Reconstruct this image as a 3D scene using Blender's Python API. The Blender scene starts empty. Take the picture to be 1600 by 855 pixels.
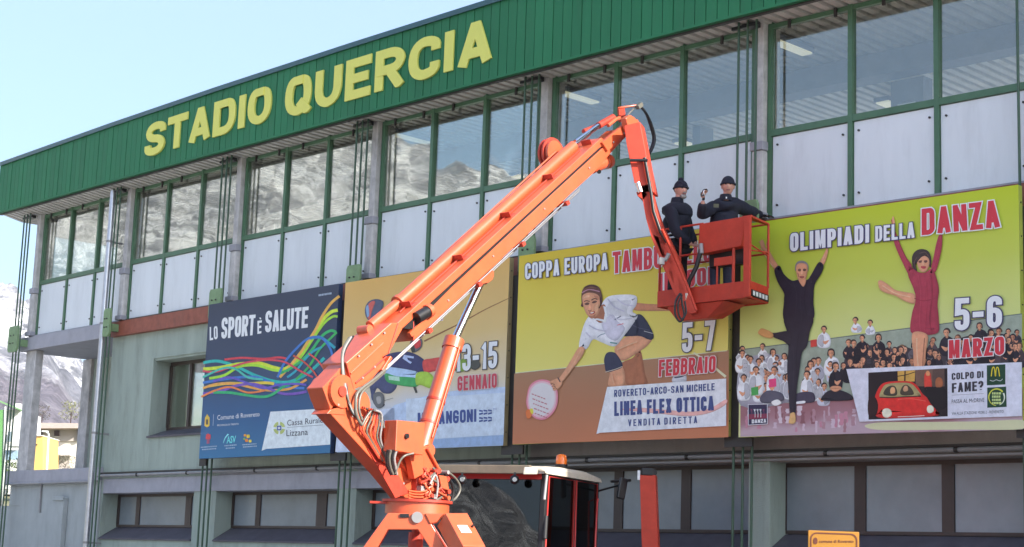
import bpy, bmesh, math, random
from mathutils import Vector, Matrix, noise
from mathutils.geometry import tessellate_polygon
R=math.radians
SC=bpy.context.scene; COL=SC.collection
random.seed(7)
# ------------------------------------------------------------------ camera, world, sun
EYE=1.6; F_PX=2672.356; PITCH=0.17274; ROLL=0.03567; S=0.928; W=4.7*S
def _axes():
    f=Vector((0,math.cos(PITCH),math.sin(PITCH))); u=Vector((0,-math.sin(PITCH),math.cos(PITCH))); r=Vector((1,0,0))
    c,s=math.cos(ROLL),math.sin(ROLL); return c*r+s*u, -s*r+c*u, f
RX,UX,FX=_axes(); EYEP=Vector((0,0,EYE))
cam=bpy.data.cameras.new('camera'); cam.sensor_width=36; cam.lens=F_PX/1600*36; cam.clip_start=0.1; cam.clip_end=20000
camo=bpy.data.objects.new('camera',cam); COL.objects.link(camo); SC.camera=camo
m4=Matrix.Identity(4)
for i in range(3): m4[i][0],m4[i][1],m4[i][2]=RX[i],UX[i],-FX[i]
m4[2][3]=EYE; camo.matrix_world=m4
SUN=Vector((.794*math.cos(R(28)),-.608*math.cos(R(28)),math.sin(R(28)))).normalized()
world=bpy.data.worlds.new('World'); SC.world=world; world.use_nodes=True
nt=world.node_tree; bg=nt.nodes['Background']; sky=nt.nodes.new('ShaderNodeTexSky')
sky.sky_type='NISHITA'; sky.sun_disc=False; sky.sun_elevation=R(28); sky.sun_rotation=math.atan2(SUN.x,SUN.y)
sky.air_density=1.0; sky.dust_density=2.2; sky.ozone_density=3.5
nt.links.new(sky.outputs[0],bg.inputs[0]); bg.inputs[1].default_value=0.12
sl=bpy.data.lights.new('sun','SUN'); sl.energy=5.0; sl.angle=R(0.5); sl.color=(1,.93,.82)
so=bpy.data.objects.new('sun',sl); COL.objects.link(so); so.rotation_euler=SUN.to_track_quat('Z','Y').to_euler()
SC.view_settings.view_transform='Standard'; SC.view_settings.look='None'; SC.view_settings.exposure=1.6; SC.view_settings.gamma=1
SC.cycles.max_bounces=8; SC.cycles.transparent_max_bounces=16; SC.cycles.use_denoising=True

# ------------------------------------------------------------------ coordinates
H0=-0.85792; DTH=0.01431; X0=-2.59009; Y0=9.19687
def base(u,d=0.0):            # point of the bent facade: u in bays, d outward
    x,y,h=X0,Y0,H0; n=int(math.floor(u))
    if n>=0:
        for _ in range(n): x+=math.cos(h); y+=math.sin(h); h+=DTH
        r=u-n
    else: r=u
    x+=r*math.cos(h); y+=r*math.sin(h); hh=H0+DTH*(u-.5)
    return x+d*math.sin(hh), y-d*math.cos(hh)
def BP(u,d,z):
    x,y=base(u,d/4.7); return Vector((x*W,y*W,EYE+(z-EYE)*S))
def ray(px,py): return ((px-800)/F_PX*RX-(py-427)/F_PX*UX+FX)
def at(px,py,Y):              # point seen at a photo position at distance Y (old units)
    r=ray(px,py); return EYEP+r*(Y*S/r.y)
def hit(px,py,P0,n):
    r=ray(px,py); return EYEP+r*((P0-EYEP).dot(n)/r.dot(n))
# ------------------------------------------------------------------ materials
def lin(c): 
    c=c/255; return c/12.92 if c<=.04045 else ((c+.055)/1.055)**2.4
MATS={}
def mat(name,rgb,rough=.6,metal=0,rand=0,var=.12,scale=4,bump=0,bscale=30,spec=.5,dirt=0,coat=0,streak=0,emit=0):
    if name in MATS: return MATS[name]
    m=bpy.data.materials.new(name); m.use_nodes=True; n=m.node_tree; b=n.nodes['Principled BSDF']; MATS[name]=m
    b.inputs['Roughness'].default_value=rough; b.inputs['Metallic'].default_value=metal; b.inputs['Specular IOR Level'].default_value=spec
    if coat: b.inputs['Coat Weight'].default_value=coat; b.inputs['Coat Roughness'].default_value=.12
    if emit: b.inputs['Emission Color'].default_value=(*rgb,1); b.inputs['Emission Strength'].default_value=emit
    geo=n.nodes.new('ShaderNodeNewGeometry')
    if var or dirt or streak:
        no=n.nodes.new('ShaderNodeTexNoise'); no.inputs['Scale'].default_value=scale; no.inputs['Detail'].default_value=6; no.inputs['Roughness'].default_value=.65
        mp=n.nodes.new('ShaderNodeMapping'); n.links.new(geo.outputs['Position'],mp.inputs[0]); n.links.new(mp.outputs[0],no.inputs['Vector'])
        if streak: mp.inputs['Scale'].default_value=(1,1,.12)
        cr=n.nodes.new('ShaderNodeMapRange'); cr.inputs[1].default_value=.3; cr.inputs[2].default_value=.7
        cr.inputs[3].default_value=1-var; cr.inputs[4].default_value=1+var
        n.links.new(no.outputs[0],cr.inputs[0])
        mx=n.nodes.new('ShaderNodeVectorMath'); mx.operation='SCALE'; mx.inputs[0].default_value=rgb
        if rand:
            oi=n.nodes.new('ShaderNodeObjectInfo'); r3=n.nodes.new('ShaderNodeMapRange'); r3.inputs[3].default_value=1-rand; r3.inputs[4].default_value=1+rand; n.links.new(oi.outputs['Random'],r3.inputs[0])
            ml=n.nodes.new('ShaderNodeMath'); ml.operation='MULTIPLY'; n.links.new(r3.outputs[0],ml.inputs[0]); n.links.new(cr.outputs[0],ml.inputs[1]); n.links.new(ml.outputs[0],mx.inputs['Scale'])
        else: n.links.new(cr.outputs[0],mx.inputs['Scale'])
        out=mx.outputs[0]
        if dirt:
            n2=n.nodes.new('ShaderNodeTexNoise'); n2.inputs['Scale'].default_value=1.7; n2.inputs['Detail'].default_value=8; n2.inputs['Roughness'].default_value=.7
            mp2=n.nodes.new('ShaderNodeMapping'); mp2.inputs['Scale'].default_value=(2.2,2.2,.5)
            n.links.new(geo.outputs['Position'],mp2.inputs[0]); n.links.new(mp2.outputs[0],n2.inputs['Vector'])
            r2=n.nodes.new('ShaderNodeMapRange'); r2.inputs[1].default_value=.5; r2.inputs[2].default_value=.75; r2.inputs[4].default_value=dirt
            n.links.new(n2.outputs[0],r2.inputs[0])
            mm=n.nodes.new('ShaderNodeMixRGB'); mm.inputs[2].default_value=(.10,.085,.07,1)
            n.links.new(r2.outputs[0],mm.inputs[0]); n.links.new(out,mm.inputs[1]); out=mm.outputs[0]
        n.links.new(out,b.inputs['Base Color'])
    else: b.inputs['Base Color'].default_value=(*rgb,1)
    if bump:
        nb=n.nodes.new('ShaderNodeTexNoise'); nb.inputs['Scale'].default_value=bscale; nb.inputs['Detail'].default_value=5
        n.links.new(geo.outputs['Position'],nb.inputs['Vector'])
        bp=n.nodes.new('ShaderNodeBump'); bp.inputs['Strength'].default_value=bump; bp.inputs['Distance'].default_value=.02
        n.links.new(nb.outputs[0],bp.inputs['Height']); n.links.new(bp.outputs[0],b.inputs['Normal'])
    return m
def glass(name,tint,refl,rough=.0):
    if name in MATS: return MATS[name]
    m=bpy.data.materials.new(name); m.use_nodes=True; n=m.node_tree; n.nodes.remove(n.nodes['Principled BSDF']); MATS[name]=m
    o=n.nodes['Material Output']; t=n.nodes.new('ShaderNodeBsdfTransparent'); t.inputs[0].default_value=(*tint,1)
    g=n.nodes.new('ShaderNodeBsdfGlossy'); g.inputs['Roughness'].default_value=rough; g.inputs[0].default_value=(.93,.95,.9,1)
    lw=n.nodes.new('ShaderNodeLayerWeight'); lw.inputs[0].default_value=.25
    mr=n.nodes.new('ShaderNodeMapRange'); mr.inputs[3].default_value=refl; mr.inputs[4].default_value=min(1,refl+.55)
    n.links.new(lw.outputs['Fresnel'],mr.inputs[0])
    mx=n.nodes.new('ShaderNodeMixShader'); n.links.new(mr.outputs[0],mx.inputs[0]); n.links.new(t.outputs[0],mx.inputs[1]); n.links.new(g.outputs[0],mx.inputs[2])
    n.links.new(mx.outputs[0],o.inputs[0])
    nb=n.nodes.new('ShaderNodeTexNoise'); nb.inputs['Scale'].default_value=.9; geo=n.nodes.new('ShaderNodeNewGeometry'); n.links.new(geo.outputs['Position'],nb.inputs['Vector'])
    bp=n.nodes.new('ShaderNodeBump'); bp.inputs['Strength'].default_value=.25; bp.inputs['Distance'].default_value=.012
    n.links.new(nb.outputs[0],bp.inputs['Height']); n.links.new(bp.outputs[0],g.inputs['Normal'])
    return m
ILL=(.72,.76,.86)
def prgb(r,g,b): return tuple(min(.85,max(.006,lin(c)/i)) for c,i in zip((r,g,b),ILL))
def pm(r,g,b):   # flat printed ink, colour read from the shaded poster
    nm='ink_%d_%d_%d'%(r,g,b)
    if nm in MATS: return MATS[nm]
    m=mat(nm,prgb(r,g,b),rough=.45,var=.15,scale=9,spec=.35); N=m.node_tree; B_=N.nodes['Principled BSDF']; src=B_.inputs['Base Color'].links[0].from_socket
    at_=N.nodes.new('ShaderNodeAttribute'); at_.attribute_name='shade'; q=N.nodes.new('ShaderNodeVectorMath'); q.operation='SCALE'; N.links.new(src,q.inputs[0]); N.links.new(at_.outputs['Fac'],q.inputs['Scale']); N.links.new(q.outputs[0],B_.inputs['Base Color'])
    return m
def pf(r,g,b): return mat('flat_ink_%d_%d_%d'%(r,g,b),prgb(r,g,b),rough=.45,var=.02,scale=7,spec=.35)
M_GREEN=mat('green_cladding',rand=.07,rgb=(.024,.172,.072),rough=.55,spec=.25,var=.1,scale=1.2,streak=1,bump=.08,bscale=3,dirt=.10)
M_GREEND=mat('dark_green_trim',(.03,.10,.07),rough=.4,var=.1)
M_FRAME=mat('green_window_frame',(.07,.16,.085),rough=.4,var=.12)
M_CAP=mat('dark_roof_cap',(.035,.10,.11),rough=.35)
M_CONC=mat('column_concrete',(.56,.53,.51),rough=.75,var=.22,scale=5,bump=.3,dirt=.5)
M_SLAB=mat('painted_slab',(.37,.36,.395),rough=.7,var=.1,scale=3,bump=.15,dirt=.25)
M_PANEL=mat('white_panel',(.74,.765,.785),rough=.4,var=.04,scale=2,dirt=.12,rand=.045,streak=1)
M_WALL=mat('green_render',(.37,.425,.36),rough=.9,var=.14,scale=1.6,bump=.35,bscale=60,dirt=.38,streak=1)
M_WALLG=mat('grey_render',(.40,.42,.41),rough=.9,var=.08,scale=2.5,bump=.35,bscale=60,dirt=.25)
M_WALLD=mat('dark_render',(.34,.30,.28),rough=.9,var=.1,scale=2.5,bump=.3,bscale=60,dirt=.2)
M_RED=mat('rust_band',(.30,.085,.05),rough=.6,var=.25,scale=6,dirt=.35)
M_SOFF=mat('soffit_sheet',(.60,.565,.52),rough=.5,var=.12,scale=3,dirt=.25)
M_DK=mat('dark_steel',(.035,.03,.028),rough=.5)
M_ROD=mat('green_rod',(.05,.10,.06),rough=.45)
M_PLATE=mat('green_plate',(.20,.31,.15),rough=.5,var=.15,scale=8,dirt=.2)
M_GALV=mat('galvanised_pipe',(.55,.56,.60),rough=.28,metal=.85,var=.12,scale=9)
M_PIPE=mat('grey_pipe',(.28,.27,.27),rough=.4,var=.1)
M_BROWN=mat('brown_frame',(.06,.04,.033),rough=.5)
M_SILL=mat('dark_sill',(.09,.08,.095),rough=.55,var=.2)
M_FROST=mat('frosted_pane',(.24,.27,.29),rough=.25,rand=.08,var=.14,scale=1.1,spec=.6)
M_ROOM=mat('interior_wall',(.35,.34,.31),rough=.9)
M_FLOOR=mat('pale_concrete_floor',(.55,.54,.52),rough=.9,var=.08)
M_BEAM=mat('blue_grey_beam',(.22,.23,.28),rough=.6)
M_GLASS=glass('window_glass',(.92,.93,.90),.12)
M_LAMP=mat('lit_tube',(1,.95,.70),emit=.13,var=0)
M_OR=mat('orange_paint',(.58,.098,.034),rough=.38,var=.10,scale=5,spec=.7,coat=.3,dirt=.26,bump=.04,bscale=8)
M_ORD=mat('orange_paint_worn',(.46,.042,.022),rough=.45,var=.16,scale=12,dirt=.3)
M_ORSHADE=mat('shaded_orange_paint',(.50,.050,.026),rough=.5,var=.12,scale=7,spec=.3,dirt=.10,bump=.04,bscale=8)  # redder, darker copy of the orange paint, painting shade on basket, jib, stabiliser
M_CHROME=mat('chrome_rod',(.7,.72,.78),rough=.12,metal=1,var=0)
M_BLK=mat('black_rubber',(.012,.012,.014),rough=.4,spec=.5,var=0)
M_WPIPE=mat('cream_hose',(.13,.125,.105),rough=.35,var=.08)
# ------------------------------------------------------------------ mesh helpers
class MB:
    def __init__(s): s.v=[]; s.f=[]; s.m=[]; s.sm=[]; s.mats=[]; s.sh=[]
    def mi(s,m):
        if m is None: return 0
        if m not in s.mats: s.mats.append(m)
        return s.mats.index(m)
    def add(s,vs,fs,m=None,smooth=False):
        o=len(s.v); s.v+=[tuple(v) for v in vs]; k=s.mi(m); s.sh+=[1.0]*(len(s.v)-len(s.sh))
        for f in fs: s.f.append(tuple(i+o for i in f)); s.m.append(k); s.sm.append(smooth)
    def box8(s,c,m=None):   # c: bottom 4 (ccw), top 4
        s.add(c,[(3,2,1,0),(4,5,6,7),(0,1,5,4),(1,2,6,5),(2,3,7,6),(3,0,4,7)],m)
    def ubox(s,u0,u1,d0,d1,z0,z1,m=None):
        s.box8([BP(u0,d1,z0),BP(u1,d1,z0),BP(u1,d0,z0),BP(u0,d0,z0),BP(u0,d1,z1),BP(u1,d1,z1),BP(u1,d0,z1),BP(u0,d0,z1)],m)
    def box(s,c,sx,sy,sz,rot=None,m=None):
        r=rot or Matrix.Identity(3); c=Vector(c)
        p=[c+r@Vector((x*sx/2,y*sy/2,z*sz/2)) for z in(-1,1) for x,y in((-1,-1),(1,-1),(1,1),(-1,1))]
        s.box8(p,m)
    def tube(s,pts,r,n=10,m=None,cap=True,smooth=True):
        pts=[Vector(p) for p in pts]; rs=r if isinstance(r,(list,tuple)) else [r]*len(pts)
        vs=[];N=len(pts); ref=None
        for i,p in enumerate(pts):
            t=(pts[min(i+1,N-1)]-pts[max(i-1,0)]).normalized()
            if ref is None: ref=t.orthogonal().normalized()
            a=(ref-t*ref.dot(t)).normalized(); ref=a; b=t.cross(a)
            for k in range(n):
                th=2*math.pi*k/n; vs.append(p+(a*math.cos(th)+b*math.sin(th))*rs[i])
        fs=[(i*n+k,i*n+(k+1)%n,(i+1)*n+(k+1)%n,(i+1)*n+k) for i in range(N-1) for k in range(n)]
        s.add(vs,fs,m,smooth)
        if cap:
            s.add(vs[:n],[tuple(range(n-1,-1,-1))],m); s.add(vs[-n:],[tuple(range(n))],m)
    def prism(s,poly,ext,m=None):   # planar polygon (3D points) extruded by vector
        n=len(poly); ext=Vector(ext); P=[Vector(p) for p in poly]; Q=[p+ext for p in P]
        tr=tessellate_polygon([P])
        s.add(P+Q,[tuple(t) for t in tr]+[tuple(i+n for i in reversed(t)) for t in tr]+[(i,(i+1)%n,(i+1)%n+n,i+n) for i in range(n)],m)
    def sphere(s,c,rx,ry,rz,nu=14,nv=9,m=None,rot=None):
        r=rot or Matrix.Identity(3); c=Vector(c); vs=[]
        for j in range(nv+1):
            ph=math.pi*j/nv
            for i in range(nu):
                th=2*math.pi*i/nu; vs.append(c+r@Vector((rx*math.sin(ph)*math.cos(th),ry*math.sin(ph)*math.sin(th),rz*math.cos(ph))))
        s.add(vs,[(j*nu+i,(j+1)*nu+i,(j+1)*nu+(i+1)%nu,j*nu+(i+1)%nu) for j in range(nv) for i in range(nu)],m,True)
    def mesh(s,name,mats=None):
        me=bpy.data.meshes.new(name); me.from_pydata(s.v,[],s.f)
        for m in (mats or s.mats): me.materials.append(m)
        for p,k,sm in zip(me.polygons,s.m,s.sm): p.material_index=k; p.use_smooth=sm
        bm=bmesh.new(); bm.from_mesh(me); bmesh.ops.recalc_face_normals(bm,faces=bm.faces); bm.to_mesh(me); bm.free()
        if any(m and m.name.startswith('ink_') for m in me.materials):
            at_=me.attributes.new('shade','FLOAT','POINT'); sh=list(s.sh)+[1.0]*(len(s.v)-len(s.sh)); at_.data.foreach_set('value',sh[:len(me.vertices)])
        me.update(); return me
    def build(s,name,m=None,parent=None,bevel=0,org=True):
        me=s.mesh(name,[m] if m else None); o=bpy.data.objects.new(name,me); COL.objects.link(o)
        if org and s.v:
            a=[sum(c)/len(s.v) for c in zip(*s.v)]
            off=Vector(a); me.transform(Matrix.Translation(-off)); o.location=off
        if parent:
            o.parent=parent; o.matrix_parent_inverse=parent_world(parent).inverted()
        if bevel:
            b=o.modifiers.new('bevel','BEVEL'); b.width=bevel; b.segments=2; b.limit_method='ANGLE'; b.angle_limit=R(40); b.harden_normals=False
        return o
def parent_world(p):
    m=Matrix.Translation(p.location)
    if p.parent: m=parent_world(p.parent)@p.matrix_parent_inverse@m
    return m
def thing(name,label,cat,loc=(0,0,0),group=None):
    o=bpy.data.objects.new(name,None); COL.objects.link(o); o.location=loc; o.empty_display_size=.2
    o['label']=label; o['category']=cat
    if group: o['group']=group
    return o
def tag(o,label,cat,group=None):
    o['label']=label; o['category']=cat
    if group: o['group']=group
    return o
def ub(name,u0,u1,d0,d1,z0,z1,m,parent,bevel=0):
    b=MB(); b.ubox(u0,u1,d0,d1,z0,z1); return b.build(name,m,parent,bevel)
def arc(p0,p1,p2,n=10):
    p0,p1,p2=Vector(p0),Vector(p1),Vector(p2)
    return [(1-t)**2*p0+2*t*(1-t)*p1+t*t*p2 for t in [i/n for i in range(n+1)]]
def crom(pts,n=6,closed=True):
    N=len(pts); out=[]
    for i in range(N if closed else N-1):
        g=(lambda k: pts[k%N]) if closed else (lambda k: pts[max(0,min(N-1,k))])
        a,b,c,d=[Vector((*g(i+j)[:2],0)) for j in(-1,0,1,2)]
        for k in range(n):
            t=k/n; out.append(.5*((2*b)+(-a+c)*t+(2*a-5*b+4*c-d)*t*t+(-a+3*b-3*c+d)*t**3))
    if not closed: out.append(Vector((*pts[-1][:2],0)))
    return [(v.x,v.y) for v in out]
# ------------------------------------------------------------------ ground, hills and mountains (one sheet each)
def interp(t,tab):
    if t<=tab[0][0]: return tab[0][1]
    for (a,b),(c,d) in zip(tab,tab[1:]):
        if t<=c: return b+(d-b)*(t-a)/(c-a)
    return tab[-1][1]
RIDGE=[(-180,7.6),(-150,8),(-134,7),(-131,7.0),(-130,8),(-128,9.3),(-126,10.2),(-120,10),(-104,11.3),(-96,12.3),(-92,12.9),(-88.5,13.3),(-86.5,13.7),(-85.2,13.75),(-84,14.05),(-82.6,13.8),(-80,14.6),(-76,15.6),(-70,16),(-60,15),(-45,14),(-30,12),(-20,9.3),(-17.2,8.0),(-16.2,7.5),(-15.4,7.15),(-14.6,6.4),(-14,5.6),(-13.2,5.0),(-10,4),(0,3),(20,3),(60,2.5),(120,3),(165,4),(174,3.2),(176,4.2),(179,6.9),(180,7.6)]
def hn(x,y,sc,o=6): return noise.fractal(Vector((x*sc,y*sc,3.3)),.9,2.1,o)
def terrain():
    mb=MB(); RS=3000.; rs=[0,8,30,60,90,130,180,230,258,290,340,420,550]+[700+55*i for i in range(50)]+[3600,4300,5600]
    azs=[]; a=-180.
    while a<180: azs.append(a); a+= .22 if -19<a<-12 else (.5 if (-112<a<-12 or -137<a<-121) else 3.)
    n=len(azs); vs=[]
    for r in rs:
        for az in azs:
            x,y=r*math.sin(R(az)),r*math.cos(R(az)); el=interp(az,RIDGE)
            near=max(0,r-60)*(.058 if az<-10 else .02)
            far=RS*math.tan(R(el)); nh=min(near,14)
            if r>300:
                t=min(1,(r-300)/(RS-300)); tt=t
                prof=.20*min(1,tt/.35)+.80*max(0,(tt-.30)/.70)**1.25
                nz=hn(x,y,.0016)*80-abs(hn(x+300,y,.0035,5))*90-abs(hn(x+900,y,.010,4))*34+45
                z=nh+(far-nh)*prof+nz*min(1,t*1.6)*(1-.8*max(0,(t-.85)/.15))*min(1,el/8)
                if r>RS: z=far*(1-(r-RS)/3200*.9)+nz*.3
            else: z=nh
            vs.append((x,y,z))
    fs=[(i*n+k,i*n+(k+1)%n,(i+1)*n+(k+1)%n,(i+1)*n+k) for i in range(len(rs)-1) for k in range(n)]
    mb.add(vs,fs,None,True)
    m=bpy.data.materials.new('terrain'); m.use_nodes=True; N=m.node_tree; b=N.nodes['Principled BSDF']; b.inputs['Roughness'].default_value=.9; b.inputs['Specular IOR Level'].default_value=.1
    L=N.links.new; geo=N.nodes.new('ShaderNodeNewGeometry'); sp=N.nodes.new('ShaderNodeSeparateXYZ'); L(geo.outputs['Position'],sp.inputs[0])
    def ns(scale,det,zs=1,rough=.6):
        mp=N.nodes.new('ShaderNodeMapping'); mp.inputs['Scale'].default_value=(1,1,zs); L(geo.outputs['Position'],mp.inputs[0])
        t=N.nodes.new('ShaderNodeTexNoise'); t.inputs['Scale'].default_value=scale; t.inputs['Detail'].default_value=det; t.inputs['Roughness'].default_value=rough; L(mp.outputs[0],t.inputs['Vector']); return t.outputs[0]
    def rr(x,a,b_,c=0,d=1):
        q=N.nodes.new('ShaderNodeMapRange'); q.inputs[1].default_value=a; q.inputs[2].default_value=b_; q.inputs[3].default_value=c; q.inputs[4].default_value=d; L(x,q.inputs[0]); return q.outputs[0]
    def mixc(f,a,b_):
        q=N.nodes.new('ShaderNodeMixRGB'); L(f,q.inputs[0])
        for i,c in ((1,a),(2,b_)):
            if isinstance(c,tuple): q.inputs[i].default_value=(*c,1)
            else: L(c,q.inputs[i])
        return q.outputs[0]
    rock=mixc(rr(ns(.035,9,1.6,.72),.42,.6),(.24,.24,.26),(.54,.53,.55))
    snow=mixc(rr(ns(.016,12,1.0,.76),.475,.525),rock,(.82,.82,.85))
    forest=mixc(rr(ns(.03,8,1,.75),.4,.6),(.12,.105,.12),(.26,.23,.26))
    a_=N.nodes.new('ShaderNodeMath'); a_.operation='ADD'; L(sp.outputs[2],a_.inputs[0]); L(rr(ns(.006,6),.2,.8,-120,120),a_.inputs[1])
    high=mixc(rr(a_.outputs[0],130,190),forest,snow)
    fine=rr(ns(.09,10,1.2,.75),.35,.65,.60,1.25); scrub=mixc(rr(ns(.02,8,1.5,.7),.4,.6),(.13,.13,.14),(.27,.27,.30))
    patch0=mixc(rr(ns(.0085,12,1.5,.74),.515,.555,0,.92),high,scrub); pm_=N.nodes.new('ShaderNodeVectorMath'); pm_.operation='SCALE'; L(patch0,pm_.inputs[0]); L(fine,pm_.inputs['Scale']); patch=pm_.outputs[0]
    field=mixc(rr(ns(.05,6),.4,.6),(.16,.17,.08),(.26,.23,.15))
    vd=N.nodes.new('ShaderNodeVectorMath'); vd.operation='LENGTH'; L(geo.outputs['Position'],vd.inputs[0])
    yard=mixc(rr(ns(3,6),.35,.65),(.34,.33,.31),(.42,.41,.38))  # unseen pale yard, lightened to bounce sun onto facade and soffit
    yd=N.nodes.new('ShaderNodeVectorMath'); yd.operation='DISTANCE'; yd.inputs[1].default_value=(-1,18,0); L(geo.outputs['Position'],yd.inputs[0])
    yn=N.nodes.new('ShaderNodeMath'); yn.operation='ADD'; L(yd.outputs['Value'],yn.inputs[0]); L(rr(ns(.6,5),.3,.7,-1.2,1.2),yn.inputs[1])
    tar=mixc(rr(ns(5,7),.35,.65),(.045,.045,.047),(.075,.073,.07)); yard=mixc(rr(yn.outputs[0],9.5,10.5),tar,yard)  # dark asphalt patch added out of view to cut bounce under the lift
    c1=mixc(rr(vd.outputs['Value'],75,80),yard,field); c2=mixc(rr(vd.outputs['Value'],420,520),c1,patch)
    L(c2,b.inputs['Base Color'])
    bp=N.nodes.new('ShaderNodeBump'); bp.inputs['Strength'].default_value=.9; bp.inputs['Distance'].default_value=12
    L(rr(ns(.02,10,1,.7),.2,.8),bp.inputs['Height']); 
    ff=N.nodes.new('ShaderNodeMapRange'); L(vd.outputs['Value'],ff.inputs[0]); ff.inputs[1].default_value=500; ff.inputs[2].default_value=800; L(ff.outputs[0],bp.inputs['Strength'])
    L(bp.outputs[0],b.inputs['Normal'])
    o=mb.build('ground_and_mountains',m,org=False); o['kind']='structure'
terrain()

# ------------------------------------------------------------------ stadium building
B=thing('stadium_building','long green and grey stadium stand with green fascia, glazed upper storey and white panels','building',BP(3,0,0))
NB=8; DEP=-8.0
def fb(u): return interp(u,[(-.25,10.345),(.56,10.30),(1.23,10.27),(2.34,10.22),(3.2,10.2),(9,10.2)])
FT=11.62; UL=-.235
# fascia boards
j=0; u=UL
pitch=1/21.
while u<NB:
    u2=min(NB,u+pitch); mb=MB(); dd=.012*((j*7)%3-1)*.25
    g=.0016
    mb.box8([BP(u+g,.70+dd,fb(u)),BP(u2-g,.70+dd,fb(u2)),BP(u2-g,.672,fb(u2)),BP(u+g,.672,fb(u)),BP(u+g,.70+dd,FT),BP(u2-g,.70+dd,FT),BP(u2-g,.672,FT),BP(u+g,.672,FT)])
    mb.build('fascia_board',M_GREEN,B); u=u2; j+=1
for k in range(-1,NB):
    u0=max(UL,k); u1=k+1
    mb=MB(); mb.box8([BP(u0,.668,fb(u0)),BP(u1,.668,fb(u1)),BP(u1,.60,fb(u1)),BP(u0,.60,fb(u0)),BP(u0,.668,FT),BP(u1,.668,FT),BP(u1,.60,FT),BP(u0,.60,FT)]); mb.build('fascia_backing',M_GREEND,B)
    mb=MB(); mb.ubox(u0,u1,.58,.745,FT,FT+.05); mb.ubox(u0,u1,.725,.745,FT-.05,FT-.001); mb.build('roof_edge_cap',M_CAP,B)
    mb=MB(); mb.box8([BP(u0,.716,fb(u0)-.045),BP(u1,.716,fb(u1)-.045),BP(u1,.63,fb(u1)-.045),BP(u0,.63,fb(u0)-.045),BP(u0,.716,fb(u0)-.003),BP(u1,.716,fb(u1)-.003),BP(u1,.63,fb(u1)-.003),BP(u0,.63,fb(u0)-.003)]); mb.build('fascia_lip',M_GREEN,B)
    mb=MB(); mb.box8([BP(u0,.627,fb(u0)-.07),BP(u1,.627,fb(u1)-.07),BP(u1,.56,fb(u1)-.07),BP(u0,.56,fb(u0)-.07),BP(u0,.627,fb(u0)+.1),BP(u1,.627,fb(u1)+.1),BP(u1,.56,fb(u1)+.1),BP(u0,.56,fb(u0)+.1)]); mb.build('edge_angle',M_DK,B)
    ub('roof_deck',u0,u1,DEP-.6,.598,10.55,FT-.02,M_CAP,B)
b=MB(); b.ubox(UL-.012,UL-.0005,DEP-.6,.70,10.34,FT+.05); b.build('roof_end_board',M_GREEN,B)
# corrugated soffit running on as the ceiling inside
def corr(u0,u1,d0,d1,z,name):
    mb=MB(); pts=[]; n=max(1,round((u1-u0)*21)); p=(u1-u0)/n
    for i in range(n):
        a=u0+i*p
        pts+=[(a,z),(a+p*.56,z),(a+p*.62,z+.12),(a+p*.94,z+.12)]
    pts.append((u1,z)); vs=[]; N=len(pts); ds=[d1,0.,d0] if d0<-1 else [d1,d0]
    off=lambda u: fb(u)-10.2
    for (a,zz) in pts:
        for d in ds: vs.append(BP(a,d,zz+off(a)*(max(d,0)/.7)))
    c=len(ds); fs=[(i*c+q,(i+1)*c+q,(i+1)*c+q+1,i*c+q+1) for i in range(N-1) for q in range(c-1)]
    vs2=[v+Vector((0,0,.004)) for v in vs]; M=len(vs)
    fs2=[tuple(reversed([i+M for i in f])) for f in fs]
    mb.add(vs+vs2,fs+fs2); return mb.build(name,M_SOFF,B)
for k in range(-1,NB): corr(max(UL,k),k+1,DEP,.57,10.18,'corrugated_ceiling')
UM=[.073+.927*i/3 for i in range(4)]
bolt=None
mbb=MB(); mbb.tube([(0,0,0),(0,0,.02)],.016,8,M_DK); bolt=mbb.mesh('bolt')
def place_bolt(u,d,z,parent,mesh=None):
    o=bpy.data.objects.new('bolt',mesh or bolt); COL.objects.link(o); o.parent=parent
    n=(BP(u,1,z)-BP(u,0,z)).normalized()
    o.matrix_parent_inverse=parent_world(parent).inverted(); o.location=BP(u,d,z); o.rotation_euler=n.to_track_quat('Z','Y').to_euler()
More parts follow.
